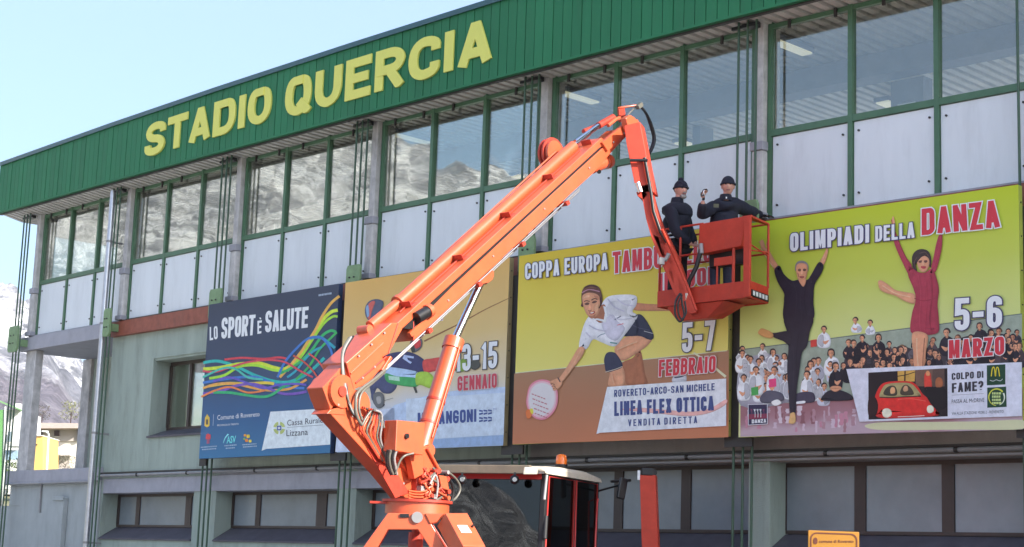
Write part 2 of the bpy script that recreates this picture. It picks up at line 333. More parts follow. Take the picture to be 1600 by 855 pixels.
for k in range(NB):
    # columns: slim shaft above, jacketed foot below
    mb=MB(); mb.ubox(k+.022,k+.058,-.30,.14,8.28,10.19); c=mb.build('column',M_CONC,B,.012)
    mb=MB(); mb.ubox(k+.016,k+.0615,-.30,.165,7.10,8.14); mb.build('column_casing',M_CONC,B,.03)
    mb=MB(); mb.ubox(k+.012,k+.064,-.30,.185,8.14,8.28); mb.build('column_collar',M_SLAB,B,.01)
    if k<NB:
        ub('column_foot',k+.010,k+.066,.02,.20,7.055,7.16,M_SLAB,B,.01)
    ub('frame_post',k+.060,k+.0765,-.06,.035,7.08,10.2,M_FRAME,B)
    ub('frame_post',k-.006,k+.014,-.06,.035,7.08,10.2,M_FRAME,B)
    for i in (1,2):
        uc=k+UM[i]; ub('mullion',uc-.0085,uc+.0085,-.06,.045,7.06,10.2,M_FRAME,B)
    for i in range(3):
        ua,ub_=k+UM[i]+.0085*(i>0)+.004*(i==0),k+UM[i+1]-.0085*(i<2)-.006*(i==2)
        ub('sill_rail',ua,ub_,-.055,.04,8.365,8.465,M_FRAME,B)
        ub('head_rail',ua,ub_,-.055,.035,10.10,10.17,M_FRAME,B)
        e=[random.uniform(-.009,.009) for _ in range(4)]; mb=MB()
        mb.box8([BP(ua,-.006+e[0],8.466),BP(ub_,-.006+e[1],8.466),BP(ub_,-.016+e[1],8.466),BP(ua,-.016+e[0],8.466),BP(ua,-.006+e[2],10.099),BP(ub_,-.006+e[1]+e[2]-e[0],10.099),BP(ub_,-.016+e[1]+e[2]-e[0],10.099),BP(ua,-.016+e[2],10.099)]); mb.build('glass_pane',M_GLASS,B)
        p=ub('white_panel',ua+.003,ub_-.003,-.03,.008,7.09,8.352,M_PANEL,B)
        for uu in (ua+.02,ub_-.02):
            for zz in (7.27,8.2): place_bolt(uu+random.uniform(-.002,.002),.008,zz+random.uniform(-.02,.02),p)
    for q in range(5):
        uq=k+.15+q*.18
        if all(abs(uq-k-m)>.02 for m in UM): 
            mb=MB(); mb.ubox(uq-.005,uq+.005,.05,.08,10.03,10.17); mb.build('fixing_bracket',M_DK,B)
    ub('panel_flashing',k,k+1,-.05,.06,7.03,7.075,M_SLAB if k in(0,4,5,6,7) else M_BROWN,B)
# slab edge / red band
mb=MB(); mb.ubox(-.070,.944,DEP,.14,6.69,7.028); mb.build('floor_slab',M_SLAB,B,.008)
for k in range(0,NB):
    u0=.946 if k==0 else k; u1=1.0 if k==0 else k+1
    ub('spandrel_band',u0,u1,-.2,.14,6.69,7.027,M_RED,B)
    ub('upper_floor',u0,u1,DEP,-.21,6.72,7.02,M_FLOOR,B)
# interior
for k in range(-0,NB):
    ub('ceiling_beam',k,k+1,-2.6,-2.2,9.78,10.17,M_BEAM,B)
    ub('rear_parapet',k,k+1,DEP,DEP+.2,7.03,7.45,M_ROOM,B); ub('bounce_terrace',k,k+1,DEP-9,DEP-.01,6.2,6.9,M_FLOOR,B)  # unseen pale terrace added to bounce sunlight onto the ceiling
    for dd in (-.0,-4.2):
        if dd: 
            mb=MB(); mb.ubox(k+.02,k+.06,dd-.2,dd+.2,7.03,10.17); mb.build('inner_column',M_BEAM,B)
    if k>=3:
        mb=MB(); mb.ubox(k-.003,k+.045,-1.3,-.35,10.06,10.15); f=mb.build('ceiling_light',M_BEAM,B)
        mb=MB(); mb.ubox(k+.0,k+.042,-1.26,-.39,10.03,10.059); mb.build('tube_lamp',M_LAMP,f)
        mb=MB(); mb.ubox(k-.11,k-.045,-5.0,-4.1,9.98,10.05); f=mb.build('ceiling_light',M_BEAM,B)
        mb=MB(); mb.ubox(k-.105,k-.05,-4.96,-4.14,9.95,9.979); mb.build('tube_lamp',M_LAMP,f)
ub('notice_board',5.20,5.27,-2.62,-2.60,8.75,9.35,M_PANEL,B)
ub('stair_wall',5.17,5.30,-2.9,-2.621,7.03,9.77,M_BEAM,B)
# left end wall of the upper storey: glazed corner, then solid
ub('end_wall',-.012,.010,DEP,-2.25,7.03,10.17,M_BEAM,B); ub('end_spandrel',-.012,.010,-2.24,-.31,7.03,8.36,M_PANEL,B)
ub('end_header',-.012,.010,-2.24,-.31,9.72,10.17,M_BEAM,B); ub('end_rail',-.014,.012,-2.24,-.31,8.365,8.45,M_FRAME,B)
ub('end_pane',-.002,.002,-2.24,-.31,8.455,9.715,M_GLASS,B)
# hanging rod sets and their plates
for k in range(NB):
    uo=.005*k
    for q,du in enumerate((-.045,-.008,.028)):
        uu=k+du+uo+.004*k*.5
        mb=MB(); mb.tube([BP(uu,.35,-.0),BP(uu,.35,3.6),BP(uu,.35,10.2)],.019,8); mb.build('tie_rod',M_ROD,B)
    mb=MB(); mb.ubox(k-.065+uo,k+.045+uo,.31,.36,10.09,10.14); mb.ubox(k-.03+uo,k+.03+uo,.20,.309,10.09,10.17); mb.build('rod_clamp',M_BLK,B)
    u0,u1=k-.085+.022*k*.9,k+.028+.0115*k
    if k==1: u0,u1=.985,1.05
    zt,zb=7.30,6.64
    prof=[(u0+.008,zt),(u1-.006,zt),(u1,zt-.07),(u1,zb+.07),(u1-.01,zb),(u0+.012,zb),(u0,zb+.07),(u0,zt-.07)]
    mb=MB(); mb.prism([BP(a,.37,z) for a,z in prof],BP(k,.43,7)-BP(k,.37,7)); p=mb.build('rod_plate',M_PLATE,B,.008)
    for uu in (u0+.3*(u1-u0),u0+.62*(u1-u0)):
        for zz in (7.06,6.86): place_bolt(uu,.43,zz,p)
    ub('plate_arm',k+.0+uo,k+.03+uo,.141 if k==0 else .141,.369,6.78,6.95,M_PLATE,B)
# downpipe
mb=MB(); mb.tube([BP(.958,.36,0),BP(.958,.36,5),BP(.958,.36,10.15)],.062,16); dp=mb.build('downpipe',M_GALV,B)
for z in (1.9,4.4,6.95,8.9): 
    mb=MB(); mb.tube([BP(.958,.36,z),BP(.958,.36,z+.05)],.072,16); mb.ubox(.955,.961,.0,.30,z,z+.04); mb.build('pipe_collar',M_PIPE,dp)
# loggia
for (u0,u1,d0,d1) in ((-.018,.098,-.16,.05),(-.10,.0,-2.1,-1.72)):
    mb=MB(); mb.ubox(u0,u1,d0,d1,3.66,6.688); mb.build('loggia_column',M_CONC,B,.012)
ub('loggia_back_wall',.001,.93,-2.1,-1.8,3.3,6.688,M_WALL,B)
ub('parapet_band',-.115,.93,-.30,.12,3.35,3.66,M_SLAB,B,.01)
ub('parapet_wall',-.50,.04,-2.5,.0,0,2.80,M_WALLG,B); ub('parapet_wall',-.085,.045,-.6,.02,2.801,3.349,M_WALLG,B); ub('parapet_wall',.046,.93,-.6,.03,0,3.349,M_WALLG,B)
ub('loggia_floor',-.05,.93,-2.5,-.61,3.1,3.3,M_SLAB,B)
mb=MB(); mb.tube([BP(-.10,.15,3.33),BP(.90,.15,3.33)],.028,8); mb.build('wall_conduit',M_PIPE,B)
mb=MB(); mb.tube([BP(.295,.06,3.30),BP(.30,.06,2.62)],.022,8); mb.box(BP(.295,.08,3.34),.07,.07,.09); mb.build('wall_conduit',M_PIPE,B)
mb=MB(); mb.ubox(.50,.60,.035,.16,0,2.98); mb.ubox(.495,.605,.161,.20,2.90,3.0); mb.build('wall_duct',M_WALLG,B,.01)
# lower wall with its openings
def wallpiece(u0,u1,z0,z1,m,name='wall_section'): ub(name,u0,u1,-.5,0,z0,z1,m,B)
ZO,ZI=2.04,2.33
def lowwin(k,u0,u1,zt,panes,zi):
    f=ub('window_frame',u0,u1,-.45,-.40,ZI-.02,ZI+.03,M_BROWN,B); mb=MB(); mb.ubox(u0,u1,-.45,-.40,zi,zt); mb.build('head_frame',M_BROWN,f)
    edges=[u0]+[x for p in panes for x in p]+[u1]
    for a,c in zip(edges[0::2],edges[1::2]):
        if c-a>.001: 
            mb=MB(); mb.ubox(a,c,-.45,-.395,ZI+.031,zi-.001); mb.build('window_stile',M_BROWN,f)
    for a,c in panes:
        mb=MB(); mb.ubox(a+.001,c-.001,-.44,-.42,ZI+.031,zi-.001); mb.build('frosted_pane',M_FROST,f)
    mb=MB(); mb.box8([BP(u0,.04,ZO-.03),BP(u1,.04,ZO-.03),BP(u1,-.40,ZO-.03),BP(u0,-.40,ZO-.03),BP(u0,.04,ZO),BP(u1,.04,ZO),BP(u1,-.40,ZI-.03),BP(u0,-.40,ZI-.03)]); mb.build('window_sill',M_SILL,B)
    ub('window_backing',u0,u1,-.5,-.46,ZO-.03,zt,M_BROWN,B)
for k in range(0,NB):
    hi=k>=4; zt=3.36 if hi else 3.055; zi=zt-.06
    u0=k+(.945 if k==0 else (-.02 if k==2 else .0))
    if k==0: continue
    m=M_WALLD if hi else M_WALL
    if k==1:
        wins=[(.945,1.79)]; wallpiece(.93,.944,0,3.39,M_WALL); wallpiece(1.791,1.978,0,3.39,M_WALL); lowwin(1,.945,1.79,zt,[(.965,1.13),(1.165,1.585),(1.635,1.775)],zi)
        wallpiece(.945,1.79,0,ZO-.031,M_WALL); wallpiece(.945,1.79,zt+.001,3.39,M_SLAB)
        wallpiece(.93,1.36,3.391,6.689,M_WALL); wallpiece(1.361,1.95,3.391,4.29,M_WALL); wallpiece(1.361,1.95,6.01,6.689,M_WALL); wallpiece(1.951,2.0,3.391,6.689,M_WALL)
    else:
        a=k-.02 if k==2 else (k if k==3 else k+.078); c=k+.872 if k==2 else (k+.87 if k==3 else k+1-.005)
        pc=[(a+.015,a+.19),(a+.225,a+.64),(a+.71,c-.015)]
        if hi: 
            s=k+.0775; pc=[(s-.0+.0,s+.26)]+[(s+.30+.307*i,s+.30+.307*i+.266) for i in range(2)]; pc=[(max(a+.001,p),q) for p,q in pc]
        wallpiece(a-(.0 if k==2 else 0),c,0,ZO-.031,m); lowwin(k,a,c,zt,pc,zi); wallpiece(a,c,zt+.001,3.46,M_SLAB if not hi else M_WALLD)
        nxt={2:3.0,3:4.078}.get(k,k+1.078)
        if k<NB-1: wallpiece(c+.0005,nxt-.0005,0,3.46,M_WALL)
        wallpiece(k,k+1,3.461,6.689,m)
# big recessed window of bay 1
f=ub('window_frame',1.362,1.95,-.46,-.40,4.45,4.53,M_BROWN,B); mb=MB(); mb.ubox(1.362,1.95,-.46,-.40,5.93,6.009); mb.build('head_frame',M_BROWN,f)
for a,c in ((1.362,1.378),(1.545,1.565),(1.74,1.76),(1.934,1.95)):
    mb=MB(); mb.ubox(a,c,-.46,-.38,4.531,5.929); mb.build('window_stile',M_BROWN,f)
for a,c in ((1.379,1.544),(1.566,1.739),(1.761,1.933)):
    mb=MB(); mb.ubox(a,c,-.44,-.425,4.531,5.929); mb.build('glass_pane',M_GLASS,f)
mb=MB(); mb.box8([BP(1.345,.05,4.27),BP(1.95,.05,4.27),BP(1.95,-.40,4.27),BP(1.345,-.40,4.27),BP(1.345,.05,4.31),BP(1.95,.05,4.31),BP(1.95,-.40,4.47),BP(1.362,-.40,4.47)]); mb.build('window_sill',M_SILL,B)
ub('window_backing',1.36,1.95,-1.9,-1.85,4.2,6.1,M_DK,B); ub('window_trim',1.335,1.358,.001,.035,4.31,6.06,M_WALL,B); ub('window_trim',1.335,1.99,.001,.035,6.061,6.10,M_WALL,B)
# ledge band, pipes along the facade
for k in range(1,NB):
    hi=k>=4; z0=3.37 if hi else 3.062
    u0=.90 if k==1 else k
    if not hi: ub('ledge_band',u0+.07*(k==1),k+1,.001,.03,z0,3.38,M_SLAB,B)
    else: ub('ledge_band',u0,k+1,.001,.05,z0,3.40,M_PIPE,B)
    mb=MB(); mb.tube([BP(u0,.10,3.455),BP((u0+k+1)/2,.10,3.455),BP(k+1,.10,3.455)],.032,10); p=mb.build('facade_pipe',M_PIPE,B)
    for uu in (k+.3,k+.75):
        mb=MB(); mb.tube([BP(uu,.10,3.455),BP(uu+.012,.10,3.455)],.042,10); mb.build('pipe_clip',M_DK,p)
    ub('ledge_flashing',u0,k+1,.001,.06,3.50,3.535,M_DK,B)
# dark strips that paint the shadow in the gaps between the posters
for u0,u1 in ((1.985,2.04),(2.95,3.05),(3.955,4.065),(4.975,5.085),(5.99,6.08)):
    ub('gap_shadow',u0,u1,.45,.49,3.55,6.62,M_DK,B)
# ------------------------------------------------------------------ lettering: stroke glyphs on a unit box
def _r(*p): return [q if len(q)>2 else (q[0],q[1],0) for q in p]
BOX=[(0,0,1),(0,1,1),(1,1,1),(1,0,1)]
GL={
'A':(1.06,[[(0,-.1),(.46,1.02),(.54,1.02),(1,-.1)],[(.2,.24),(.8,.24)]]),
'B':(1,[[(.0,.5),(.0,1),(1,1,1),(1,.53,1),(.05,.53)],[(.0,.55),(.0,0),(1,0,1),(1,.53,1),(.5,.53)]]),
'C':(1,[[(1,.68),(1,1,1),(0,1,1),(0,0,1),(1,0,1),(1,.32)]]),
'D':(1,[[(.5,1),(1,1,1),(1,0,1),(0,0),(0,1),(.55,1)]]),
'E':(.86,[[(1,1),(0,1),(0,0),(1,0)],[(.1,.51),(.85,.51)]]),
'F':(.84,[[(1,1),(0,1),(0,-.12)],[(.1,.5),(.85,.5)]]),
'G':(1,[[(1,.68),(1,1,1),(0,1,1),(0,0,1),(1,0,1),(1,.46),(.55,.46)]]),
'H':(1,[[(0,-.1),(0,1.1)],[(1,-.1),(1,1.1)],[(.05,.51),(.95,.51)]]),
'I':(.0,[[(.5,-.1),(.5,1.1)]]),
'L':(.82,[[(0,1.1),(0,0),(1,0)]]),
'M':(1.35,[[(0,-.1),(0,1),(.12,1),(.5,.12),(.88,1),(1,1),(1,-.1)]]),
'N':(1.05,[[(0,-.1),(0,1.1)],[(1,-.1),(1,1.1)],[(.02,1.0),(.98,0)]]),
'O':(1,[[(.5,1),(1,1,1),(1,0,1),(0,0,1),(0,1,1),(.55,1)]]),
'P':(.98,[[(0,-.12),(0,1),(1,1,1),(1,.44,1),(.1,.44)]]),
'Q':(1,[[(.5,1),(1,1,1),(1,0,1),(0,0,1),(0,1,1),(.55,1)],[(.58,.30),(1.12,-.12)]]),
'R':(1,[[(0,-.12),(0,1),(1,1,1),(1,.48,1),(.1,.48)],[(.5,.46),(1.04,-.12)]]),
'S':(1,[[(1,.72),(1,1,1),(0,1,1),(0,.53,1),(1,.47,1),(1,0,1),(0,0,1),(0,.28)]]),
'T':(.92,[[(-.05,1),(1.05,1)],[(.5,1),(.5,-.12)]]),
'U':(1,[[(0,1.1),(0,0,1),(1,0,1),(1,1.1)]]),
'V':(1.1,[[(0,1.1),(.46,-.02),(.54,-.02),(1,1.1)]]),
'X':(1.1,[[(0,-.1),(1,1.1)],[(1,-.1),(0,1.1)]]),
'Z':(.92,[[(0,1),(.95,1),(.05,0),(1,0)]]),
'1':(.45,[[(0,.80),(.95,1.0),(.95,-.1)]]),
'3':(1,[[(0,.76),(0,1,1),(1,1,1),(1,.53,1),(.35,.53)],[(.4,.53),(1,.53,1),(1,0,1),(0,0,1),(0,.26)]]),
'5':(1,[[(.95,1),(.04,1),(.0,.56),(1,.60,1),(1,0,1),(0,0,1),(0,.26)]]),
'6':(1,[[(1,.76),(1,1,1),(0,1,1),(0,0,1),(1,0,1),(1,.56,1),(.05,.56)]]),
'7':(.95,[[(0,1),(1,1),(.42,-.12)]]),
'-':(.55,[[(0,.45),(1,.45)]]),
'?':(.9,[[(0,.72),(0,1,1),(1,1,1),(1,.55,1),(.5,.45),(.5,.28)],[(.5,-.02),(.5,.06)]]),
'.':(.0,[[(.5,-.1),(.5,.04)]]),'2':(.95,[[(0,.72),(0,1,1),(1,1,1),(1,.55),(0,0),(1.05,0)]]),
}
def strip(path,t,ext=0):
    """offset a polyline to quads, mitred"""
    P=[Vector(p) for p in path]; q=[P[0]]
    for p in P[1:]:
        if (p-q[-1]).length>1e-5: q.append(p)
    P=q; n=len(P); D=[(P[i+1]-P[i]).normalized() for i in range(n-1)]
    if ext: P[0]=P[0]-D[0]*ext; P[-1]=P[-1]+D[-1]*ext
    Lf=[];Rt=[]
    for i in range(n):
        if i==0: nn=Vector((-D[0].y,D[0].x)); k=1
        elif i==n-1: nn=Vector((-D[-1].y,D[-1].x)); k=1
        else:
            a=Vector((-D[i-1].y,D[i-1].x)); b=Vector((-D[i].y,D[i].x)); nn=(a+b)
            nn=nn.normalized() if nn.length>1e-4 else a; k=min(2.2,1/max(.2,nn.dot(a)))
        Lf.append(P[i]+nn*t/2*k); Rt.append(P[i]-nn*t/2*k)
    return [[Lf[i],Rt[i],Rt[i+1],Lf[i+1]] for i in range(n-1)]
def fillet(pts,r,w,h):
    out=[]; n=len(pts)
    for i,p in enumerate(pts):
        if p[2] and 0<i<n-1:
            a,b,c=Vector(pts[i-1][:2]),Vector(p[:2]),Vector(pts[i+1][:2])
            r1=min(r,(a-b).length*.5); r2=min(r,(c-b).length*.5)
            A=b+(a-b).normalized()*r1; C=b+(c-b).normalized()*r2
            for k in range(7):
                t=k/6; out.append((1-t)**2*A+2*t*(1-t)*(b+(A+C-2*b)*.08)+t*t*C)
        else: out.append(Vector(p[:2]))
    return out
def clip(poly,y0,y1):
    for ax,s in ((y0,1),(y1,-1)):
        o=[]
        for i in range(len(poly)):
            a,b=poly[i],poly[(i+1)%len(poly)]; ia=(a.y-ax)*s>=0; ib=(b.y-ax)*s>=0
            if ia: o.append(a)
            if ia!=ib: o.append(a+(b-a)*((ax-a.y)/(b.y-a.y)))
        poly=o
        if len(poly)<3: return None
    return poly
def layout(txt,T=.17,LW=.42,gap=.09,rad=.16,o=0.,space=.26):
    """returns list of (char, [polys]) in a frame where cap height is 1, and total width; o = outline growth"""
    x=0; out=[]; h=T/2
    for ch in txt:
        if ch==' ': x+=space; continue
        acc=ch in 'È'; g=GL['E' if acc else ch]; w=T+(LW-T)*g[0] if g[0] else T
        polys=[]
        for path in g[1]:
            pts=[(x+h+(p[0] if g[0] else 0)*(w-T)+(0 if g[0] else 0), h+p[1]*(1-T), p[2] if len(p)>2 else 0) for p in path]
            if not g[0]: pts=[(x+w/2,p[1],0) for p in pts]
            pl=fillet(pts,rad,w,1); lim=0
            end=(Vector(path[0][:2])-Vector(path[-1][:2])).length
            A_,B_=pl[1]-pl[0],pl[-1]-pl[-2]; pl=list(pl)
            if abs(A_.y)<.02: pl[0]=pl[0]-A_.normalized()*h*.98
            if abs(B_.y)<.02: pl[-1]=pl[-1]+B_.normalized()*h*.98
            for qd in strip(pl,T+2*o,o):
                c=clip(qd,-o,1+o)
                if c: polys.append(c)
        if acc: polys.append([Vector((x+w*.35-o,1.22+o)),Vector((x+w*.62-o,1.08-o)),Vector((x+w*.62+T*.6+o,1.08-o)),Vector((x+w*.35+T+o,1.22+o))])
        out.append((ch,polys)); x+=w+gap
    return out,x-gap
class Plane:
    """flat panel surface; photo positions are dropped on it"""
    def __init__(s,P0,n): s.P0=Vector(P0); s.n=Vector(n).normalized()
    def __call__(s,px,py,layer=0): return hit(px,py,s.P0,s.n)+s.n*layer
def quadmap(P,q):   # q: BL,BR,TR,TL in photo px -> function(a,b)
    c=[P(*p) for p in q]
    return lambda a,b,l=0: (c[0]*(1-a)*(1-b)+c[1]*a*(1-b)+c[2]*a*b+c[3]*(1-a)*b)+P.n*l
def letters(P,txt,q,m,layer,name,parent,T=.17,LW=.42,gap=.09,rad=.16,outline=None,om=None,space=.26):
    f=quadmap(P,q); lay,w=layout(txt,T,LW,gap,rad,0,space)
    def put(lay,mm,l,nm):
        mb=MB(); k=0
        for ch,polys in lay:
            for p in polys:
                v=[f(a.x/w,a.y,l+.00006*(k%31)) for a in p]; mb.add(v,[tuple(range(len(v)))]); k+=1
        return mb.build(nm,mm,parent)
    if outline: put(layout(txt,T,LW,gap,rad,outline,space)[0],om,layer-.0022,'lettering_outline')
    return put(lay,m,layer,name)
def ftext(P,txt,q,m,layer,name,parent,off=0):
    f=quadmap(P,q); c=bpy.data.curves.new('txt','FONT'); c.body=txt; c.offset=off; c.resolution_u=2
    o=bpy.data.objects.new('txt',c); COL.objects.link(o); dg=bpy.context.evaluated_depsgraph_get(); dg.update()
    me=o.evaluated_get(dg).to_mesh(); vs=[v.co.copy() for v in me.vertices]; fs=[tuple(p.vertices) for p in me.polygons]
    o.evaluated_get(dg).to_mesh_clear(); bpy.data.objects.remove(o)
    xs=[v.x for v in vs]; x0,x1=min(xs),max(xs); H=.70
    mb=MB(); mb.add([f((v.x-x0)/(x1-x0),v.y/H,layer) for v in vs],fs); return mb.build(name,m,parent)
def shape(mb,P,pts,col,layer,smooth=True,n=5):
    pts=crom(pts,n) if smooth else list(pts)
    N=len(pts); A=sum(pts[i][0]*pts[(i+1)%N][1]-pts[(i+1)%N][0]*pts[i][1] for i in range(N))/2; per=sum(math.hypot(pts[i][0]-pts[(i+1)%N][0],pts[i][1]-pts[(i+1)%N][1]) for i in range(N))
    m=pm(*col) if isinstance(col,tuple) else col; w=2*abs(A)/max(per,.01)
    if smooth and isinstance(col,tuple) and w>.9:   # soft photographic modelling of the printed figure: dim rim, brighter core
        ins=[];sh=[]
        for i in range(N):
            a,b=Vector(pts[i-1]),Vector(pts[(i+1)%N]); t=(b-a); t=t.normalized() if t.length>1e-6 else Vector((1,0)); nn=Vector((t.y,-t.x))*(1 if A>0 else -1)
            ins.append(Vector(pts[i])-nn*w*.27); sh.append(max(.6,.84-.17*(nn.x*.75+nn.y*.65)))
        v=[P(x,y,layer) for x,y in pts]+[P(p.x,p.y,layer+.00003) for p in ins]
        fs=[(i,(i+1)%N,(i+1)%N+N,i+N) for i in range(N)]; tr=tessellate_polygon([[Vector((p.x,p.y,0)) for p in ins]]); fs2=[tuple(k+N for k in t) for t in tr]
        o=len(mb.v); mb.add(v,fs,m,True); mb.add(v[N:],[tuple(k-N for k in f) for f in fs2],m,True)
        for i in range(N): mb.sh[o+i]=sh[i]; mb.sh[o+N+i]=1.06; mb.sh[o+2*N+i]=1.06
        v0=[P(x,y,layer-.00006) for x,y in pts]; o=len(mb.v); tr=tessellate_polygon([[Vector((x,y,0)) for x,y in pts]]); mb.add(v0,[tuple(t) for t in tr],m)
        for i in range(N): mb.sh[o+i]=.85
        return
    v=[P(x,y,layer) for x,y in pts]; tr=tessellate_polygon([[Vector((x,y,0)) for x,y in pts]])
    mb.add(v,[tuple(t) for t in tr],m)
def line(mb,P,pts,wid,col,layer,smooth=True):
    pts=crom(pts,6,False) if smooth else pts; n=len(pts)
    k=0
    for qd in strip([Vector(p[:2]) for p in pts],1):
        pass
    ws=wid if isinstance(wid,(list,tuple)) else (wid,wid)
    P2=[Vector(p[:2]) for p in pts]
    L_=[];R_=[]
    for i in range(n):
        d=(P2[min(i+1,n-1)]-P2[max(i-1,0)]).normalized(); nn=Vector((-d.y,d.x)); w=(ws[0]+(ws[1]-ws[0])*i/(n-1))/2
        L_.append(P2[i]+nn*w); R_.append(P2[i]-nn*w)
    v=[P(a.x,a.y,layer) for a in L_]+[P(a.x,a.y,layer) for a in R_]
    mb.add(v,[(i,i+n,i+n+1,i+1) for i in range(n-1)],pm(*col) if isinstance(col,tuple) else col)
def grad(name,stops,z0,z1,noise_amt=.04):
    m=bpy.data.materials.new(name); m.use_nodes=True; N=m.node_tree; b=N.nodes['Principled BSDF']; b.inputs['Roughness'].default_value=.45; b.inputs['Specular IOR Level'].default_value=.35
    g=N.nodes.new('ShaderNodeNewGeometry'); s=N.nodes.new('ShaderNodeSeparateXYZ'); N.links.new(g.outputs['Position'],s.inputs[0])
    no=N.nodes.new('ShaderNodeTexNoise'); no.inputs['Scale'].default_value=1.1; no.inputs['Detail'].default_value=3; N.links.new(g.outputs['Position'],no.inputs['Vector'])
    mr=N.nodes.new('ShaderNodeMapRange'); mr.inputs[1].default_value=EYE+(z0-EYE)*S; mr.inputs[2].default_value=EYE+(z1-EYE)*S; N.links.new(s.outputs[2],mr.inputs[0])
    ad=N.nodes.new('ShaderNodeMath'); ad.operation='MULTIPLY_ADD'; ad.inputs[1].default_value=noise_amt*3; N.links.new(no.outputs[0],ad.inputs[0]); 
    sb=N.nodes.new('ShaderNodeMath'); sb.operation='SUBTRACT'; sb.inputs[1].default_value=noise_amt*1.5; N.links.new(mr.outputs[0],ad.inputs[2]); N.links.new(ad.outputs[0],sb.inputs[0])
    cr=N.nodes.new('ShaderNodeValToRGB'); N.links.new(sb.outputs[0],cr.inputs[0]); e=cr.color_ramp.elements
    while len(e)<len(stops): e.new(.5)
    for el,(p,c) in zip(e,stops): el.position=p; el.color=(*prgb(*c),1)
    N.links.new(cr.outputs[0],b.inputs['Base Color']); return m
WHITE=(215,220,238); DKB=(45,48,80)
def billboard(k,u0,u1,z0,z1,gm,side,label):
    t=thing('billboard',label,'billboard',BP((u0+u1)/2,.55,z0),'posters hung on the stadium wall')
    a,b=BP(u0,.60,z0),BP(u1,.60,z0); n=Vector((0,0,1)).cross(b-a).normalized(); n=-n if n.y>0 else n
    h=Vector((0,0,(z1-z0)*S)); th=n*-.10
    mb=MB(); mb.box8([a-n*.004,b-n*.004,b+th,a+th]+[p+h for p in (a-n*.004,b-n*.004,b+th,a+th)]); mb.build('box_frame',side,t,.006)
    P=Plane(a,n)
    # stretched banner cloth, very slightly uneven
    nx,nz=16,10; vs=[]
    for j in range(nz+1):
        for i in range(nx+1):
            p=a+(b-a)*(i/nx)+h*(j/nz); e=min(i,nx-i,j,nz-j); vs.append(p+n*(-.0015 if e==0 else -.0015*random.random()))
    mb=MB(); mb.add(vs,[(j*(nx+1)+i,j*(nx+1)+i+1,(j+1)*(nx+1)+i+1,(j+1)*(nx+1)+i) for j in range(nz) for i in range(nx)],None,True); mb.build('printed_background',gm,t)
    for i in range(7):   # lacing dots down the right edge
        q=b+h*((i+.5)/7)-n*.05; mb=MB(); mb.tube([q,q+(b-a).normalized()*.012],.009,6); mb.build('eyelet',M_DK,t)
    return t,P
# ---- poster 1: navy, ribbons
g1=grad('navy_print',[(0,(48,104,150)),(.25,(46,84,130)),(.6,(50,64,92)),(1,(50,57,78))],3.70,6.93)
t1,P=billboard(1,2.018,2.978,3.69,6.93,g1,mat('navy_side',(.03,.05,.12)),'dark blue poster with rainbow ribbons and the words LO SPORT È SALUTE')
C1=lambda pts:[(300+x/2.95,430+y/2.95) for x,y in pts]
rib=[([(52,402),(120,395),(200,418),(290,460),(380,488),(450,490),(520,460),(560,430),(610,380)],(40,165,165),12),
([(150,388),(230,380),(330,385),(400,378),(440,385)],(190,60,75),9),
([(52,432),(130,425),(220,408),(310,405),(380,425),(430,430),(480,390),(540,300),(600,210),(640,170),(672,160)],(185,205,60),14),
([(80,475),(150,460),(220,420),(300,415),(370,435),(420,440)],(150,200,60),11),
([(405,470),(450,420),(520,330),(570,250),(600,190),(640,130),(680,95)],(215,160,80),11),
([(440,440),(500,380),(560,290),(610,220),(650,190),(672,190)],(150,200,60),10),
([(400,455),(470,420),(540,360),(600,280),(640,255),(665,262)],(50,165,100),11),
([(480,480),(540,420),(590,340),(640,290),(668,262)],(60,165,90),9),
([(545,290),(590,285),(630,310),(660,335)],(50,150,175),12),
([(600,330),(560,350),(520,390),(480,440),(440,470)],(50,150,175),9),
([(395,470),(430,400),(480,340),(540,290),(600,290),(640,340),(650,390)],(60,110,185),10),
([(52,495),(140,480),(220,470),(300,470),(380,500),(440,515),(520,520)],(60,110,185),11),
([(80,510),(160,498),(250,500),(340,495),(380,500)],(215,185,70),12),
([(52,520),(120,500),(200,500),(290,520),(360,530),(440,525),(480,510),(530,480)],(220,150,80),10),
([(52,545),(130,535),(200,510),(280,500),(350,520),(420,545),(480,545),(530,535)],(110,80,170),11),
([(100,540),(170,540),(240,550),(320,560),(370,550),(430,510),(500,490)],(50,160,110),11),
([(45,560),(110,530),(180,515),(260,540),(340,530)],(215,120,70),8),
([(52,440),(110,445),(190,420),(260,400),(350,390),(430,400),(500,440),(560,470)],(190,70,90),8),
([(52,470),(140,430),(200,430),(260,470),(330,480)],(70,170,160),9),
([(470,370),(520,400),(560,440),(580,470)],(190,80,70),7),
([(540,360),(580,390),(610,430)],(200,80,80),7),
([(100,490),(170,470),(240,490),(330,520),(400,505),(480,500),(530,505)],(95,85,180),9)]
for i,(pts,c,w_) in enumerate(rib):
    mb=MB(); line(mb,P,C1(pts),w_/2.95*1.1,c,.001+.0006*i); mb.build('printed_ribbon',None,t1)
lm=pf(*WHITE)
letters(P,'LO',[(327.8,531.7),(340.7,529.3),(340,509),(327.8,510.7)],lm,.003,'lettering',t1,T=.16)
letters(P,'SPORT',[(345.8,529.3),(397.5,523.2),(399.5,491),(346.8,496.3)],lm,.003,'lettering',t1,T=.175,gap=.05)
letters(P,'È',[(402.4,521.5),(408.5,520.5),(409.5,500),(402.4,501)],lm,.003,'lettering',t1,T=.175,LW=.5)
letters(P,'SALUTE',[(414.2,519.5),(481.0,511.4),(482.6,478.5),(415.3,485.8)],lm,.003,'lettering',t1,T=.175,gap=.05)
